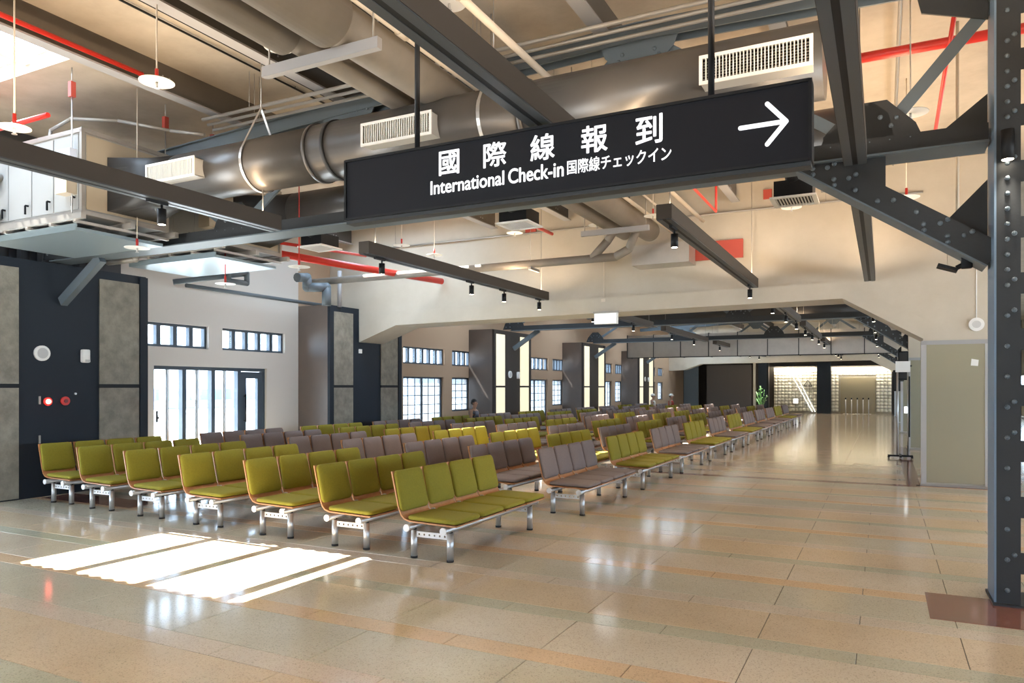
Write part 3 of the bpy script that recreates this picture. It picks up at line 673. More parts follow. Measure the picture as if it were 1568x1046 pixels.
# ------------------------------------------------------------------ air handling unit and main duct
def make_ahu():
    x1 = -8.5; x0 = -10.5; y0 = 5.45; y1 = 6.6; z0 = 3.73; z1 = 4.72
    t = thing('air_handling_unit', 'white air handling unit hanging at upper left, before the truss', 'air unit', ((x0+x1)/2, (y0+y1)/2, z0-.16))
    MB().box((x0, y0, z0), (x1, y1, z1)).build('casing', [AHUW], t)
    MB().box((x1, y0+.05, z0+.05), (x1+.006, y1-.05, z1-.05)).build('side_panel', AHUE, t)
    for xa, xb in ((x0+.04, x0+.5), (x0+.52, x0+1.0), (x0+1.03, x0+1.45), (x0+1.48, x1-.06)):
        p = MB().box((xa, y0-.012, z0+.05), (xb, y0, z1-.05)).build('front_panel', AHUW, t)
        MB().box((xb-.07, y0-.05, z0+.18), (xb-.05, y0-.012, z0+.2)).bar((xb-.06, y0-.05, z0+.19), (xb-.06, y0-.05, z0+.08), .018, .018).build('latch', BLACK, p)
    fr = MB()
    for yy in (y0, y1):
        fr.box((x0-.02, yy-.02, z0-.02), (x1+.02, yy+.02, z0+.03)).box((x0-.02, yy-.02, z1-.03), (x1+.02, yy+.02, z1+.02))
        for xx in (x0, x1): fr.box((xx-.02, yy-.02, z0), (xx+.02, yy+.02, z1))
    for xx in (x0, x1): fr.box((xx-.02, y0, z0-.02), (xx+.02, y1, z0+.03)).box((xx-.02, y0, z1-.03), (xx+.02, y1, z1+.02))
    fr.build('frame', GALV, t)
    tr = MB()
    for yy in (y0-.06, (y0+y1)/2, y1+.06): tr.box((x0-.05, yy-.03, z0-.09), (x1+.12, yy+.03, z0-.02))
    for i in range(5): tr.box((x0+i*.48, y0-.06, z0-.12), (x0+i*.48+.05, y1+.06, z0-.09))
    tr.build('support_channels', GALV, t)
    MB().box((x0, y0-.02, z0-.2), (x1-.1, y1+.02, z0-.16)).box((x0, y0-.02, z0-.16), (x1-.1, y0, z0-.12)).build('drip_tray', mat('tray_steel', (.3, .38, .42), .3, metal=.5), t)
    MB().box((x1-.42, y0-.1, z0+.50), (x1-.08, y0-.012, z0+.76)).build('control_panel', mat('panel_blue_white', (.6, .65, .75), .5), t)
    MB().box((x1-.30, y0-.14, z0+.22), (x1-.08, y0-.012, z0+.42)).build('control_box', AHUE, t)
    for xx in (x0+.1, x1-.1):
        for yy in (y0-.06, y1+.06):
            MB().tube((xx, yy, z0-.09), (xx, yy, 5.1), .008, 8).build('hanger_rod', ALU, t)
            MB().box((xx-.03, yy-.03, 5.1), (xx+.03, yy+.03, 5.28)).build('spring_isolator', REDL, t)
            MB().tube((xx, yy, 5.28), (xx, yy, ZS), .008, 8).build('top_stud', ALU, t)
    for zz in (z0+.12, z0+.62):
        MB().path([Vector((x0+.35, y0-.02, zz)), Vector((x0+.35, y0-.16, zz)), Vector((x0+.35, y0-.16, zz-.25)), Vector((x0-.3, y0-.16, zz-.25))], .05, 12).build('coolant_pipe', GREYC, t)
    pts = [Vector((x0+1.0, y0+.2, z1)), Vector((x0+1.05, y0+.2, z1+.2)), Vector((x0+1.3, y0+.3, z1+.34)), Vector((x0+1.8, y0+.6, z1+.33)), Vector((x0+2.4, y0+.9, z1+.2)), Vector((x0+2.9, y0+1.0, z1+.1))]
    MB().path(pts, .022, 8).build('flexible_conduit', GREYC, t)
    return t
ah = make_ahu()
def make_duct():
    y = 6.12; z = 4.17; r = .30; xa = -7.55; xb = -.40
    t = thing('round_duct', 'large round taupe duct crossing behind the check-in sign', 'duct', ((xa+xb)/2, y, z-r))
    MB().tube((xa, y, z), (-5.4, y, z), r*.97, 40).build('duct_section', DUCT, t)
    MB().tube((-5.4, y, z), (-2.9, y, z), r, 40).build('duct_section', DUCT, t)
    MB().tube((-2.9, y, z), (xb, y, z), r*.97, 40).build('duct_section', DUCT, t)
    # rectangular to round transition
    m = MB(); n = 24; A = []; B = []
    for i in range(n):
        a = 2*math.pi*i/n; c, s = math.cos(a), math.sin(a); k = 1/max(abs(c), abs(s))
        A.append(m.bm.verts.new((-8.49, y+c*k*.36, z+s*k*.33-.03))); B.append(m.bm.verts.new((xa, y+c*r*.97, z+s*r*.97)))
    for i in range(n): f = m.bm.faces.new((A[i], A[(i+1) % n], B[(i+1) % n], B[i])); f.smooth = True
    m.bm.faces.new(A[::-1]); m.bm.faces.new(B); m.build('transition_hood', DUCTD, t)
    for x in (-5.4, -5.15, -2.9): MB().tube((x-.02, y, z), (x+.02, y, z), r+.014, 40).build('collar', DUCT if x != -5.15 else STEELD, t)
    for x in (-6.3, -3.3):
        m = MB(); n = 20
        pts = [Vector((x, y+(r+.008)*math.cos(a), z+(r+.008)*math.sin(a))) for a in [math.pi*.12-i*math.pi*1.24/n for i in range(n+1)]]
        for p, q in zip(pts[:-1], pts[1:]): m.bar(p, q, .035, .006)
        m.bar(pts[0], (x, y, z+r+.35), .03, .006).bar(pts[-1], (x, y, z+r+.35), .03, .006).tube((x, y, z+r+.33), (x, y, ZS), .006, 6)
        m.build('hanger_strap', ALU, t)
    return t
du = make_duct()
def make_grille(xc, y, z, label, w=.82, h=.225, ymir=1):
    t = thing('air_grille', label, 'air grille', (xc, y, z))
    fy = y-ymir*.15
    b = MB(); D = sorted((fy+ymir*.012, y+.03))
    bd = MB().box((xc-w/2+.01, D[0], z-h/2+.01), (xc-w/2+.018, D[1], z+h/2-.01)).box((xc+w/2-.018, D[0], z-h/2+.01), (xc+w/2-.01, D[1], z+h/2-.01)).box((xc-w/2+.01, D[0], z+h/2-.018), (xc+w/2-.01, D[1], z+h/2-.01)).box((xc-w/2+.01, D[0], z-h/2+.01), (xc+w/2-.01, D[1], z-h/2+.018))
    bd.box((xc-w/2+.02, (y*.3+fy*.7), z-h/2+.02), (xc+w/2-.02, (y*.3+fy*.7)+.01, z+h/2-.02), 1); bd.build('collar_box', [AHUW, RUB], t)
    e = sorted((fy, fy+ymir*.012)); k = .026
    MB().box((xc-w/2, e[0], z+h/2-k), (xc+w/2, e[1], z+h/2)).box((xc-w/2, e[0], z-h/2), (xc+w/2, e[1], z-h/2+k)).box((xc-w/2, e[0], z-h/2+k), (xc-w/2+k, e[1], z+h/2-k)).box((xc+w/2-k, e[0], z-h/2+k), (xc+w/2, e[1], z+h/2-k)).build('frame', WHITE, t)
    n = 30; bl = MB(); 
    for i in range(1, n):
        x = xc-w/2+k+(w-2*k)*i/n; bl.box((x-.0035, e[0]+.001, z-h/2+k), (x+.0035, e[1]+.012, z+h/2-k))
    bl.build('vertical_blades', WHITE, t)
    bl = MB()
    for i in range(1, 8):
        zz = z-h/2+k+(h-2*k)*i/8; bl.box((xc-w/2+k, e[1]+.013, zz-.002), (xc+w/2-k, e[1]+.03, zz+.002))
    bl.build('horizontal_blades', mat('blade_grey', (.35, .33, .3), .5), t)
    return t
make_grille(-7.3, 5.85, 4.14, 'white air grille at the left end of the round duct')
make_grille(-4.14, 5.85, 4.11, 'white air grille above the left end of check-in sign')
make_grille(-.86, 5.85, 4.10, 'white air grille above the arrow on check-in sign')
kids()
dup(ah, (0, 2.05, 0), 'second white air unit hidden behind the truss, its tray underside showing')
dup(du, (0, 1.95, 0), 'second round taupe duct, behind the truss')
for px, py, y, lab in ((795, 337, 8.75, 'middle of the sign'), (490, 373, 8.75, 'left end of sign, beside red pipe'), (1217, 298, 8.75, 'right end of the sign')):
    c = UY(px, py, y); t = thing('ceiling_diffuser', 'black box diffuser with grey louvred underside, under the '+lab, 'air diffuser', c)
    z0 = c.z-.06
    MB().box((c.x-.2, c.y-.2, z0), (c.x+.2, c.y+.2, z0+.18)).build('box', BLACK, t)
    MB().box((c.x-.24, c.y-.24, z0-.02), (c.x+.24, c.y-.19, z0)).box((c.x-.24, c.y+.19, z0-.02), (c.x+.24, c.y+.24, z0)).box((c.x-.24, c.y-.19, z0-.02), (c.x-.19, c.y+.19, z0)).box((c.x+.19, c.y-.19, z0-.02), (c.x+.24, c.y+.19, z0)).build('frame', WHITE, t)
    m = MB()
    for i in range(12): m.box((c.x-.185+i*.032, c.y-.19, z0-.015), (c.x-.175+i*.032, c.y+.19, z0-.003))
    m.build('louvres', WHITE, t)
    MB().tube((c.x, c.y, z0+.18), (c.x, 8.35, 4.05), .09, 14).build('neck', BLACK, t)
# ------------------------------------------------------------------ longitudinal pipes
def pipe(name, label, x, z, r, a, b, mt, sleeves=(), cat='pipe', hang=True):
    t = thing(name, label, cat, (x, (a+b)/2, z-r))
    MB().tube((x, a, z), (x, b, z), r, 32).build('pipe_run', mt, t)
    for s in sleeves: MB().tube((x, s, z), (x, s+.06, z), r*1.05, 32).build('coupling', mt, t)
    return t
pipe('insulated_pipe', 'wider of the two big taupe pipes above the sign', -3.9, 4.57, .19, .5, 13.4, PIPEC, (7.2, 9.6))
MB().tube((-3.9, .5, 4.57), (-3.9, 4.5, 4.57), .235, 32).build('thick_lagging', PIPEC, bpy.data.objects['insulated_pipe'])
t = pipe('insulated_pipe', 'narrower of the two big taupe pipes, left of the wider one', -4.32, 4.52, .11, .5, 13.2, PIPEC, (7.2, 9.6))
MB().tube((-4.36, .5, 4.54), (-4.36, 4.5, 4.54), .17, 32).build('thick_lagging', PIPEC, t)
for i, y in enumerate((4.62, 6.55, 9.3, 12.0)):
    z = 4.32; t = thing('pipe_hanger', 'perforated channel bar under the two big pipes, %s' % ('left of the check-in sign', 'above the round duct', 'just behind the sign', 'nearest the concrete portal')[i], 'pipe hanger', (-4.05, y, z))
    MB().box((-4.72, y-.03, z-.03), (-3.5, y+.03, z+.06)).build('channel', PURLF, t)
    for x in (-4.66, -3.56): MB().tube((x, y, z+.06), (x, y, ZS), .008, 6).build('rod', GREYC, t)
# white conduits and thin pipes along the hall
def run(label, x, z, r, a, b, mt, name='conduit', coup=()):
    m = MB().tube((x, a, z), (x, b, z), r, 12)
    for c in coup: m.tube((x, c, z), (x, c+.12, z), r*1.35, 12)
    y = a+1.0
    while y < b: m.tube((x, y, z), (x, y, ZS), .004, 5); y += 3.0
    return tag(m.build(name, mt), label, 'pipe')
run('white pipe with couplings running above the sign, right of dark track', -3.02, 4.78, .035, 1, 13.9, WPIPE, 'drain_pipe', (4.9, 8.6, 11))
run('white pipe between the wide taupe pipe and dark track', -3.6, 4.62, .03, 1, 13.9, WPIPE, 'drain_pipe', (5.0, 8.9))
run('thin white conduit beside the wide taupe pipe', -3.5, 4.80, .018, 1, 13.9, WPIPE)
run('thin grey conduit fixed under the ceiling, left one of a pair', -6.62, 5.42, .012, 0, 13.9, BLACK)
run('thin grey conduit fixed under the ceiling, right one of a pair', -6.45, 5.42, .012, 0, 13.9, BLACK)
run('grey conduit along ceiling at upper right', .15, 5.40, .018, 0, 13.9, GREYC)
def xrun(label, y, z, r, a, b, mt, name='conduit', cat='pipe'):
    m = MB().tube((a, y, z), (b, y, z), r, 12); x = a+.8
    while x < b: m.tube((x, y, z), (x, y, ZS), .004, 5); x += 3.1
    return tag(m.build(name, mt), label, cat)
xrun('upper grey conduit crossing in front of the truss top', 6.42, 5.0, .022, -7.6, 1.2, GREYC)
xrun('middle grey conduit crossing in front of the truss top', 6.5, 4.96, .018, -7.6, 1.2, GREYC)
xrun('lower grey conduit crossing in front of the truss top', 6.58, 4.92, .018, -7.6, 1.2, GREYC)
xrun('thin conduit fixed across the upper face of concrete portal', 14.06, 4.93, .02, -11, .6, GREYC)
# branching horizontal pipe before portal
t = thing('branching_pipe', 'taupe pipe crossing before the portal and branching up to the big pipes', 'pipe', (-6, 12.6, 4.0))
a = UY(545, 420, 12.6); b = UY(985, 391, 12.6)
MB().path([Vector((a.x-1.2, 12.6, 4.0)), Vector((-4.3, 12.6, 4.0)), Vector((-4.05, 12.6, 4.12)), Vector((-3.9, 12.6, 4.45))], .075, 14).build('main_run', PIPEC, t)
MB().path([Vector((-4.75, 12.6, 4.0)), Vector((-4.45, 12.6, 4.3)), Vector((-4.32, 12.6, 4.48))], .075, 14).build('branch', PIPEC, t)
MB().box((-6.0, 12.5, 3.88), (-5.94, 12.9, 3.93)).tube((-5.97, 12.55, 3.93), (-5.97, 12.55, ZS), .006, 6).build('hanger', GREYC, t)
tag(MB().box((-4.3, 13.55, 3.98), (-3.2, 14.1, 4.36)).build('galvanised_box', GALV), 'galvanised steel box on the portal where the big pipes end', 'box')
for px0, px1, p0, p1, lab in ((1065, 1138, 372, 394, 'wide red plate behind the track light on portal'), (805, 821, 340, 355, 'small red plate below the middle of sign'), (1169, 1182, 291, 304, 'small red plate below the arrow end of sign')):
    A = UY(px0, p0, 14.07); B = UY(px1, p1, 14.07)
    tag(MB().box((A.x, 14.05, min(A.z, B.z)), (B.x, 14.09, max(A.z, B.z))).build('red_plate', REDL), lab, 'plate')
# red fire pipes
def rp(label, pts, r): return tag(MB().path([Vector(p) for p in pts], r, 12).build('fire_pipe', RED), label, 'pipe')
rp('red fire pipe running along the taupe purlin at upper left', [(-7.35, 0, 5.14), (-7.35, 5.4, 5.13)], .026)
rp('short red fire pipe above the white air unit', [(-10.6, 5.2, 4.85), (-8.75, 5.2, 4.85)], .03)
a = U(1262, 160, 6.6); 
rp('thick red fire pipe crossing at upper right', [(a.x-1.5, 8.2, 4.98), (3.5, 8.2, 4.98)], .05)
rp('red drop pipe with flange above the thick red pipe', [(.93, 8.15, 4.98), (.93, 8.15, ZS)], .035)
rp('thin red fire pipe running lengthwise at upper right', [(.55, 6.9, 4.9), (.55, 10.8, 4.6)], .02)
a = U(432, 384, 12.8); b = U(560, 410, 16.4)
rp('thick red fire pipe behind the truss at left, above the white wall', [(a.x-.4, a.y-.5, a.z), (a.x+.5, 14.0, a.z)], .07)
rp('thin red pipe near the black box diffuser at left', [U(430, 372, 11.5), U(560, 392, 14)], .025)
c = U(800, 335, 12.5); rp('orange-lit red pipe above the diffuser below the sign', [(c.x-.05, 9.0, c.z), (c.x-.05, 12.6, c.z)], .03)
c = U(1130, 330, 10.5); rp('thin red pipe above the right half of sign bottom', [(-2.5, 8.5, ZS), (-2.5, 8.5, 4.6), (-2.5, 12.5, 4.6), (-2.5, 12.5, ZS)], .02)
# sprinklers with white discs
spl = [(240, 126, 6.6, 'beside the red pipe on the purlin'), (22, 196, 6.2, 'above the white air unit'), (427, 73, 7.5, 'beside the narrower taupe pipe'), (688, 6, 6.5, 'at the top edge above the sign'),
       (1394, 174, 6.7, 'under the thick red pipe at upper right'), (210, 380, 9.3, 'just below the truss at left'), (458, 409, 10.2, 'before the thick red pipe at left'), (345, 435, 11.2, 'above the glass doors'),
       (788, 357, 13.4, 'beside the small red plate below the sign'), (1212, 318, 11.2, 'below the arrow end of sign'), (615, 376, 13.2, 'above the left track light'), (665, 391, 14.2, 'right of another disc above left track light'),
       (914, 345, 13.0, 'beside the big pipes behind sign'), (1388, 303, 9.0, 'behind the steel gusset at right'), (1000, 331, 12, 'above the right track light')]
for px, py, tt, lab in spl:
    c = U(px, py, tt); t = thing('sprinkler', 'white sprinkler disc '+lab, 'sprinkler', c)
    MB().tube(c, c+Vector((0, 0, .006)), .15 if tt > 6.3 else .125, 32).build('disc', WHITE, t)
    MB().tube(c+Vector((0, 0, -.05)), c, .012, 8).tube(c+Vector((0, 0, -.055)), c+Vector((0, 0, -.05)), .022, 10).build('sprinkler_head', ALU, t)
    MB().tube(c+Vector((0, 0, .006)), c+Vector((0, 0, .12)), .016, 8).build('coupling', RED, t)
    MB().tube(c+Vector((0, 0, .12)), (c.x, c.y, ZS), .007, 6).build('drop_rod', RED if px in (458, 345) else WPIPE, t)
# exit sign under the portal
c = UY(927, 487, 13.92); t = thing('exit_sign', 'small white lit exit sign on the portal soffit', 'sign', c)
MB().box(c+Vector((-.24, 0, -.12)), c+Vector((.24, .09, .13))).build('sign_box', WHITE, t)
MB().box(c+Vector((-.22, -.008, -.1)), c+Vector((.22, 0, .08))).build('lit_face', GLOWW, t)
MB().box(c+Vector((-.26, -.01, .1)), c+Vector((.26, .1, .135))).build('top_cap', GREYC, t)
c2 = UY(925, 458, 14.06); tag(MB().tube((c2.x, 14.05, c2.z), (c2.x, 14.05, 4.93), .012, 8).box((c2.x-.04, 14.0, c2.z-.06), (c2.x+.04, 14.06, c2.z)).build('conduit', WPIPE), 'thin conduit dropping down the portal to the exit sign', 'pipe')
# grey pipes near the left wall
rp2 = lambda label, pts, r, mt: tag(MB().path([Vector(p) for p in pts], r, 10).build('wall_pipe', mt), label, 'pipe')
a = UX(285, 437, XW+.4); b = UX(520, 470, XW+.4)
rp2('long grey pipe on brackets high along the white wall', [a, (XW+.4, 13.4, a.z+.0)], .04, STEEL)
a = U(265, 432, 13.0); rp2('grey drain pipe loop hanging below the second air unit', [a, U(378, 419, 13.6), U(378, 434, 13.6), U(350, 430, 13.3), U(348, 408, 13.3)], .05, STEEL)
a = U(455, 425, 15.5); rp2('grey stepped pipe by the corner of white wall', [a, U(470, 425, 15.8), U(470, 440, 15.8), U(500, 440, 16), U(500, 468, 16)], .10, STEEL)
rp2('vertical grey pipe at the corner of white wall', [U(520, 470, 17), U(520, 415, 17)], .05, PURLF)
# beyond the portal: rectangular duct and black round duct
t = thing('rectangular_duct', 'galvanised rectangular duct crossing the hall beyond the portal', 'duct', (-5, 34, 3.05))
xa = -11.0; w = 11.6/9
for i in range(9):
    x0 = xa+i*w
    MB().box((x0+.018, 34.0, 3.08), (x0+w-.018, 34.8, 4.12)).build('duct_section', GALV, t)
    MB().box((x0-.018, 33.97, 3.05), (x0+.018, 34.83, 4.15)).build('flange', STEELD, t)
MB().box((xa, 33.97, 3.035), (.6, 34.0, 3.075)).build('bottom_rail', STEELD, t)
for x in (-9, -6.8, -3, -.9): MB().tube((x, 34.4, 4.12), (x, 34.4, ZS), .01, 6).build('rod', GREYC, t)
xrun('black round duct crossing just beyond the portal', 24.3, 4.05, .28, -9, .5, DUCTD, 'round_duct', 'duct')
xrun('black round duct crossing farther down the hall', 40, 4.3, .22, -9, .4, DUCTD, 'round_duct', 'duct')
# ------------------------------------------------------------------ benches
def plate_with_holes(L, h, th, nh):
    c = bpy.data.curves.new('plate', 'CURVE'); c.dimensions = '2D'; c.fill_mode = 'BOTH'; c.extrude = th/2
    def poly(pts):
        s = c.splines.new('POLY'); s.points.add(len(pts)-1); s.use_cyclic_u = True
        for p, q in zip(s.points, pts): p.co = (q[0], q[1], 0, 1)
    poly([(0, 0), (L, 0), (L, h), (0, h)])
    for i in range(nh):
        cx = L*(i+.5)/nh; poly([(cx+.011*math.cos(a*math.pi/4), h*.5+.011*math.sin(a*math.pi/4)) for a in range(8)])
    o = bpy.data.objects.new('tmp', c); COL.objects.link(o); me = bpy.data.meshes.new_from_object(o.evaluated_get(bpy.context.evaluated_depsgraph_get())); bpy.data.objects.remove(o)
    for v in me.vertices: v.co = Vector((v.co.x, v.co.z, v.co.y))
    me.materials.clear(); me.materials.append(ALUP); return me
def mesh_of(mb, name, mats):
    o = mb.build(name, mats); me = o.data; bpy.data.objects.remove(o); return me
BL = 2.04; SW = .475; SPITCH = .505
ang = math.radians(15)
def cush_mesh(w, d, th, bev, name, mt):
    m = MB(); m.box((-w/2, -d/2, 0), (w/2, d/2, th), bev=bev, seg=4)
    return m
def shell_mesh():
    # bent ply profile in x-z swept along y
    pr = [(-.155, .835), (-.075, .50), (-.045, .425), (-.01, .392), (.05, .375), (.565, .362)]
    th = .014; up = []; dn = []
    for i, p in enumerate(pr):
        a = Vector(pr[max(i-1, 0)]); b = Vector(pr[min(i+1, len(pr)-1)]); d = (b-a).normalized(); n = Vector((d.y, -d.x))
        up.append(tuple(p)); dn.append((p[0]-abs(0)+n.x*th, p[1]+n.y*th))
    m = MB(); m.prism(up+dn[::-1], 'y', -SW/2, SW/2); return m
ME = {}
def pad(W_, D_, th, r, dome):          # rounded-corner pad lying in the local u-v plane, thickness along n
    m = MB(); bmm = m.bm
    def ring(ins, n, rr):
        vs = []; w = W_/2-ins; d = D_/2-ins; rr = max(rr-ins*.4, .008)
        for cx, cy, a0 in ((w-rr, d-rr, 0), (-w+rr, d-rr, 90), (-w+rr, -d+rr, 180), (w-rr, -d+rr, 270)):
            for k in range(6):
                a = math.radians(a0+18*k); vs.append(bmm.verts.new((cx+rr*math.cos(a), cy+rr*math.sin(a), n)))
        return vs
    R_ = [ring(.014, 0, r), ring(.004, .005, r), ring(0, .014, r), ring(0, th-.016, r), ring(.004, th-.006, r), ring(.014, th, r), ring(.05, th+dome*.6, r), ring(.12, th+dome, r)]
    for A, B in zip(R_[:-1], R_[1:]):
        for k in range(24): f = bmm.faces.new((A[k], A[(k+1) % 24], B[(k+1) % 24], B[k])); f.smooth = True
    f = bmm.faces.new(R_[0][::-1]); f = bmm.faces.new(R_[-1]); f.smooth = True
    return m
for key, mt in (('o', OLIVE), ('g', GREY)):
    m = pad(.56, SW-.006, .042, .045, .006)
    T = Matrix.Translation((.292, 0, .375)) @ Matrix.Rotation(math.radians(1.3), 4, 'Y')
    for v in m.bm.verts: v.co = T @ v.co
    ME['seat'+key] = mesh_of(m, 'seat_cushion', [mt])
    m = pad(.40, SW-.002, .040, .05, .008)      # u = height, v = width, n = forward
    for v in m.bm.verts:
        u, w_, n = v.co; k = (u+.20)/.40
        v.co = Vector((n-.012+.016*math.sin(k*math.pi), w_*(1-.05*k), u+.20))
    R_ = Matrix.Translation((-.060, 0, .448)) @ Matrix.Rotation(-math.radians(13.5), 4, 'Y')
    for v in m.bm.verts: v.co = R_ @ v.co
    ME['back'+key] = mesh_of(m, 'backrest', [mt])
ME['shell'] = mesh_of(shell_mesh(), 'seat_shell', [PLY])
XR, XF = .03, .44; ZTB = .308; RT = .031
ME['tube'] = mesh_of(MB().tube((0, -BL/2+.01, ZTB), (0, BL/2-.01, ZTB), RT, 14), 'beam_tube', [ALU])
ME['cap'] = mesh_of(MB().tube((0, -.008, ZTB), (0, .004, ZTB), RT+.004, 16), 'end_cap', [ALUP])
ME['leg'] = mesh_of(MB().tube((0, 0, .018), (0, 0, .275), .032, 16), 'leg', [ALU])
ME['leg2'] = mesh_of(MB().tube((0, 0, .018), (0, 0, .275), .032, 10).tube((0, 0, 0), (0, 0, .018), .034, 10, 1), 'leg', [ALU, RUB])
ME['foot'] = mesh_of(MB().tube((0, 0, 0), (0, 0, .02), .035, 16), 'rubber_foot', [RUB])
ME['neck'] = mesh_of(MB().tube((0, 0, .27), (0, 0, .30), .024, 12), 'leg_collar', [RUB])
ME['plate'] = plate_with_holes(XF-XR-.06, .055, .006, 6)
ME['clip'] = mesh_of(MB().box((-.02, -.012, .335), (.02, .012, .425), bev=.005).box((-.03, -.018, .33), (.43, .018, .355)), 'seat_bracket', [ALU])
LEG_Y = (-BL/2+.13, BL/2-.17)
def add(name, me, parent, loc=(0, 0, 0)):
    o = bpy.data.objects.new(name, me); COL.objects.link(o); o.parent = parent; o.location = loc; return o
def bench(x, y, key, label, near, grp):
    t = bpy.data.objects.new('bench_seat', None); COL.objects.link(t); t.location = (x, y, 0); t['label'] = label; t['category'] = 'bench'; t['group'] = grp; t.empty_display_size = .1
    for xx in (XR, XF):
        tb = add('beam_tube', ME['tube'], t, (xx, 0, 0))
        if near:
            for e in (-BL/2+.006, BL/2-.006): add('end_cap', ME['cap'], tb, (0, e, 0))
        for yy in LEG_Y:
            l = add('leg', ME['leg' if near else 'leg2'], t, (xx, yy, 0))
            if near: add('rubber_foot', ME['foot'], l)
            if near: add('leg_collar', ME['neck'], l)
    for yy in LEG_Y: add('leg_plate', ME['plate'], t, (XR+.03, yy, .205))
    for i in range(4):
        yy = (i-1.5)*SPITCH
        add('seat_shell', ME['shell'], t, (0, yy, 0)); add('seat_cushion', ME['seat'+key], t, (0, yy, 0)); add('backrest', ME['back'+key], t, (0, yy, 0))
    for i in range(5 if near else 0):
        yy = (i-2)*SPITCH*(.99 if i in (0, 4) else 1); 
        if i in (0, 4): continue
        add('seat_bracket', ME['clip'], t, (0, yy, 0))
    return t
FX = [-3.64, -4.68, -5.77, -6.96, -8.07, -9.18, -10.19]; FY = [0, .07, .14, .24, .31, .40, .49]
YN = [5.89, 8.80, 11.45, 14.0, 16.6, 19.2, 21.8, 24.35, 26.9, 29.5, 32.0, 34.6]
PATT = 'ogogogogggog'
ordn = ['first', 'second', 'third', 'fourth', 'fifth', 'sixth', 'seventh', 'eighth', 'ninth', 'tenth', 'eleventh', 'twelfth']
for j in range(12):
    for i in range(7):
        fx = FX[i]+(0 if j == 0 else .19-.03*i if j < 20 else 0)
        yl = YN[j]+FY[i]*max(0, 1-.3*j)
        key = PATT[j]
        if j == 7 and i in (2, 5): key = 'o'
        if j == 6 and i == 4: key = 'g'
        col = 'olive green' if key == 'o' else 'grey-mauve'
        posn = 'at the aisle end' if i == 0 else 'at the wall end' if i == 6 else ordn[i]+' from the aisle'
        lab = '%s four-seat bench, %s, in the %s line%s' % (col, posn, 'front' if j == 0 else 'farthest' if j == 11 else ordn[j], '' if j in (0, 11) else ' from the front')
        bench(fx-XF, yl-LEG_Y[0], key, lab, j < 4, 'four-seat waiting benches')
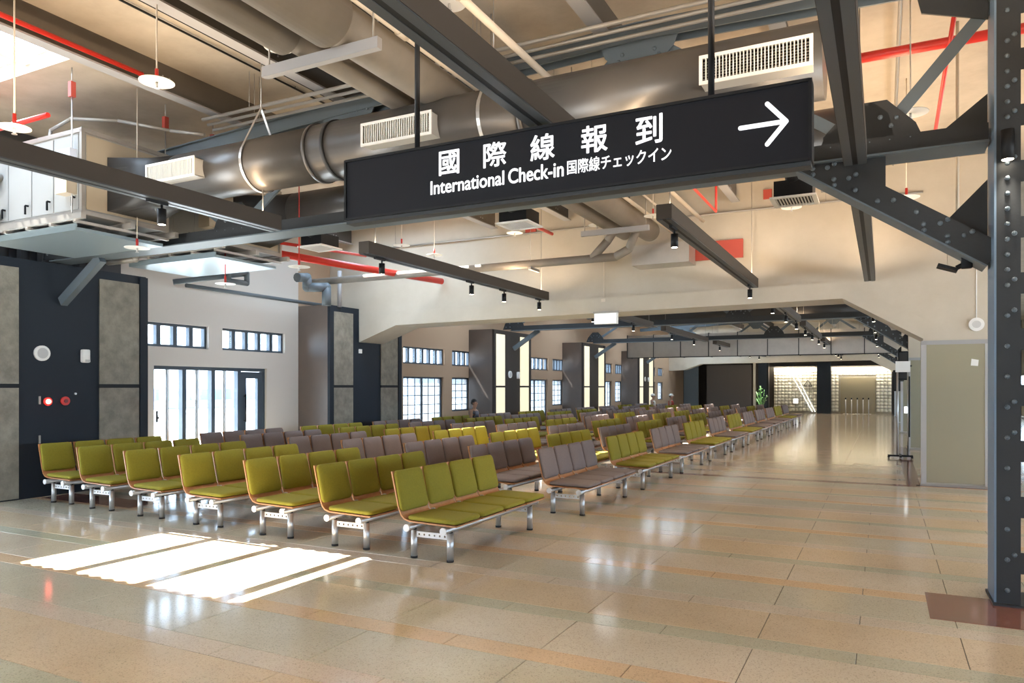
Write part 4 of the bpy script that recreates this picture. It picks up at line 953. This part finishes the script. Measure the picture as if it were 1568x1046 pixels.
# ------------------------------------------------------------------ people
def skin_body(name, verts, edges, radii, mt, parent, levels=2):
    me = bpy.data.meshes.new(name); me.from_pydata([tuple(v) for v in verts], edges, []); o = bpy.data.objects.new(name, me); COL.objects.link(o)
    sk = o.modifiers.new('s', 'SKIN'); sk.use_smooth_shade = True
    for i, r in enumerate(radii):
        me.skin_vertices[0].data[i].radius = (r if isinstance(r, tuple) else (r, r))
    me.skin_vertices[0].data[0].use_root = True
    sb = o.modifiers.new('d', 'SUBSURF'); sb.levels = levels; sb.render_levels = levels
    m2 = bpy.data.meshes.new_from_object(o.evaluated_get(bpy.context.evaluated_depsgraph_get())); bpy.data.objects.remove(o)
    for p in m2.polygons: p.use_smooth = True
    m2.materials.clear(); m2.materials.append(mt); q = bpy.data.objects.new(name, m2); COL.objects.link(q); q.parent = parent; return q
def seated(loc, rz, label, skin, shirt, pants, hair, hat=None):
    t = thing('person', label, 'person', loc); del t['_wl']; t.rotation_euler = (0, 0, rz)
    # local: faces +x, seat surface z=.42 at x=0
    V = [(0, 0, .52), (0, 0, .68), (0, 0, .84), (.0, 0, .98), (.0, 0, 1.04), (.02, 0, 1.12), (.025, 0, 1.19), (.02, 0, 1.25),   # 0 pelvis .. 7 head top
         (-.01, .17, .96), (.03, .22, .74), (.24, .17, .62), (.31, .14, .61),
         (-.01, -.17, .96), (.03, -.22, .74), (.24, -.17, .62), (.31, -.14, .61),
         (.05, .09, .51), (.44, .11, .50), (.44, .11, .10), (.56, .12, .05),
         (.05, -.09, .51), (.44, -.11, .50), (.44, -.11, .10), (.56, -.12, .05)]
    E = [(0, 1), (1, 2), (2, 3), (3, 4), (4, 5), (5, 6), (6, 7), (3, 8), (8, 9), (9, 10), (10, 11), (3, 12), (12, 13), (13, 14), (14, 15), (0, 16), (16, 17), (17, 18), (18, 19), (0, 20), (20, 21), (21, 22), (22, 23)]
    R = [(.14, .11), (.13, .10), (.15, .10), (.10, .08), .052, .07, .085, .06, .055, .042, .03, .03, .055, .042, .03, .03, .085, .06, .042, .035, .085, .06, .042, .035]
    skin_body('body', V, E, R, skin, t)
    # clothes slightly larger over torso, legs
    skin_body('shirt', [V[0], V[1], V[2], (0, 0, .95), V[8], V[12]], [(0, 1), (1, 2), (2, 3), (3, 4), (3, 5)], [(.155, .125), (.145, .12), (.165, .118), (.11, .09), .06, .06], shirt, t)
    skin_body('trousers', [V[0], V[16], V[17], (.44, .11, .16), V[20], V[21], (.44, -.11, .16)], [(0, 1), (1, 2), (2, 3), (0, 4), (4, 5), (5, 6)], [(.15, .12), .097, .072, .058, .097, .072, .058], pants, t)
    hd = MB().ball((0.0, 0, 1.215), .098, sc=(1.06, .92, 1.08), u=18, v=12); 
    for v in hd.bm.verts:
        if v.co.x > .05: v.co.z = max(v.co.z, 1.235); v.co.x *= .8
        if v.co.z < 1.15: v.co.z = 1.15
    hd.build('hair', hair, t)
    f = MB().ball((.105, 0, 1.185), .016, sc=(1.2, .8, 1.4)).build('nose', skin, t)
    MB().ball((.094, .032, 1.205), .01).ball((.094, -.032, 1.205), .01).build('eyes', BLACK, t)
    MB().box((.085, -.022, 1.14), (.1, .022, 1.148), bev=.003).build('mouth', mat('lips', (.3, .1, .08), .6), t)
    MB().ball((.02, .09, 1.19), .02, sc=(1, .5, 1.5)).ball((.02, -.09, 1.19), .02, sc=(1, .5, 1.5)).build('ears', skin, t)
    for s in (1, -1):
        h = MB(); base = Vector((.31, s*.14, .605))
        h.box(base+Vector((-.01, -.038, -.012)), base+Vector((.075, .038, .014)), bev=.01)
        for k in range(4):
            y = -.028+k*.019; L = (.06, .07, .066, .05)[k]; p0 = base+Vector((.07, y*s, 0)); p1 = p0+Vector((L*.6, 0, -.004)); p2 = p1+Vector((L*.35, 0, -.022)); h.tube(p0, p1, .0085, 6).tube(p1, p2, .0075, 6).ball(p1, .0085, u=6, v=4)
        p0 = base+Vector((.01, -s*.035, 0)); p1 = p0+Vector((.035, -s*.022, -.004)); h.tube(p0, p1, .0095, 6).tube(p1, p1+Vector((.025, 0, -.008)), .008, 6); h.build('hand', skin, t)
    for s in (1, -1): MB().box((.40, s*.115-.04, 0), (.64, s*.115+.04, .075), bev=.025, seg=3).build('shoe', BLACK, t)
    if hat: MB().ball((0, 0, 1.25), .11, sc=(1.05, 1, .75), u=16, v=8).tube((.02, 0, 1.235), (.02, 0, 1.245), .15, 24).build('hat', hat, t)
    return t
bx = FX[6]+.19-.18-XF
seated((bx+.19, 18.17, 0), 0, 'person in sleeveless grey top seated on a bench, facing right', SKIN, CLG, CLG, HAIR)
seated((FX[6]+.01-XF+.19, 36.4, 0), 0.0, 'distant seated person in white hat and pale clothes', SKIN, CLW, CLG, HAIR, CLW)
seated((FX[5]+.04-XF+.19, 36.0, 0), 0, 'distant seated person in red top and white cap', SKIN, CLR, CLG, HAIR, CLW)
# ------------------------------------------------------------------ outdoors
struct(MB().box((-60, -40, -.3), (XW-.25, 80, -.05)).box((XW-.25, -40, -.3), (20, -8.25, -.05)).box((RX+.25, -8.25, -.3), (40, 60, -.05)).build('ground_outside', EXTG))
t = thing('far_building', 'pale low building with window rows seen through the glass doors', 'building', (-52, 30, 0))
MB().box((-55, -10, 0), (-50, 70, 5.5)).build('facade', EXTB, t)
MB().box((-49.98, -10, 0.6), (-49.9, 70, 1.5)).build('blue_band', EXTN, t)
m = MB()
for i in range(26): m.box((-49.98, -8+i*3, 3.2), (-49.93, -6.2+i*3, 4.2))
q = m.build('window_row', FRAMED, t); q['kind'] = 'stuff'
for o in list(COL.objects):
    if '_wl' in o.keys(): del o['_wl']
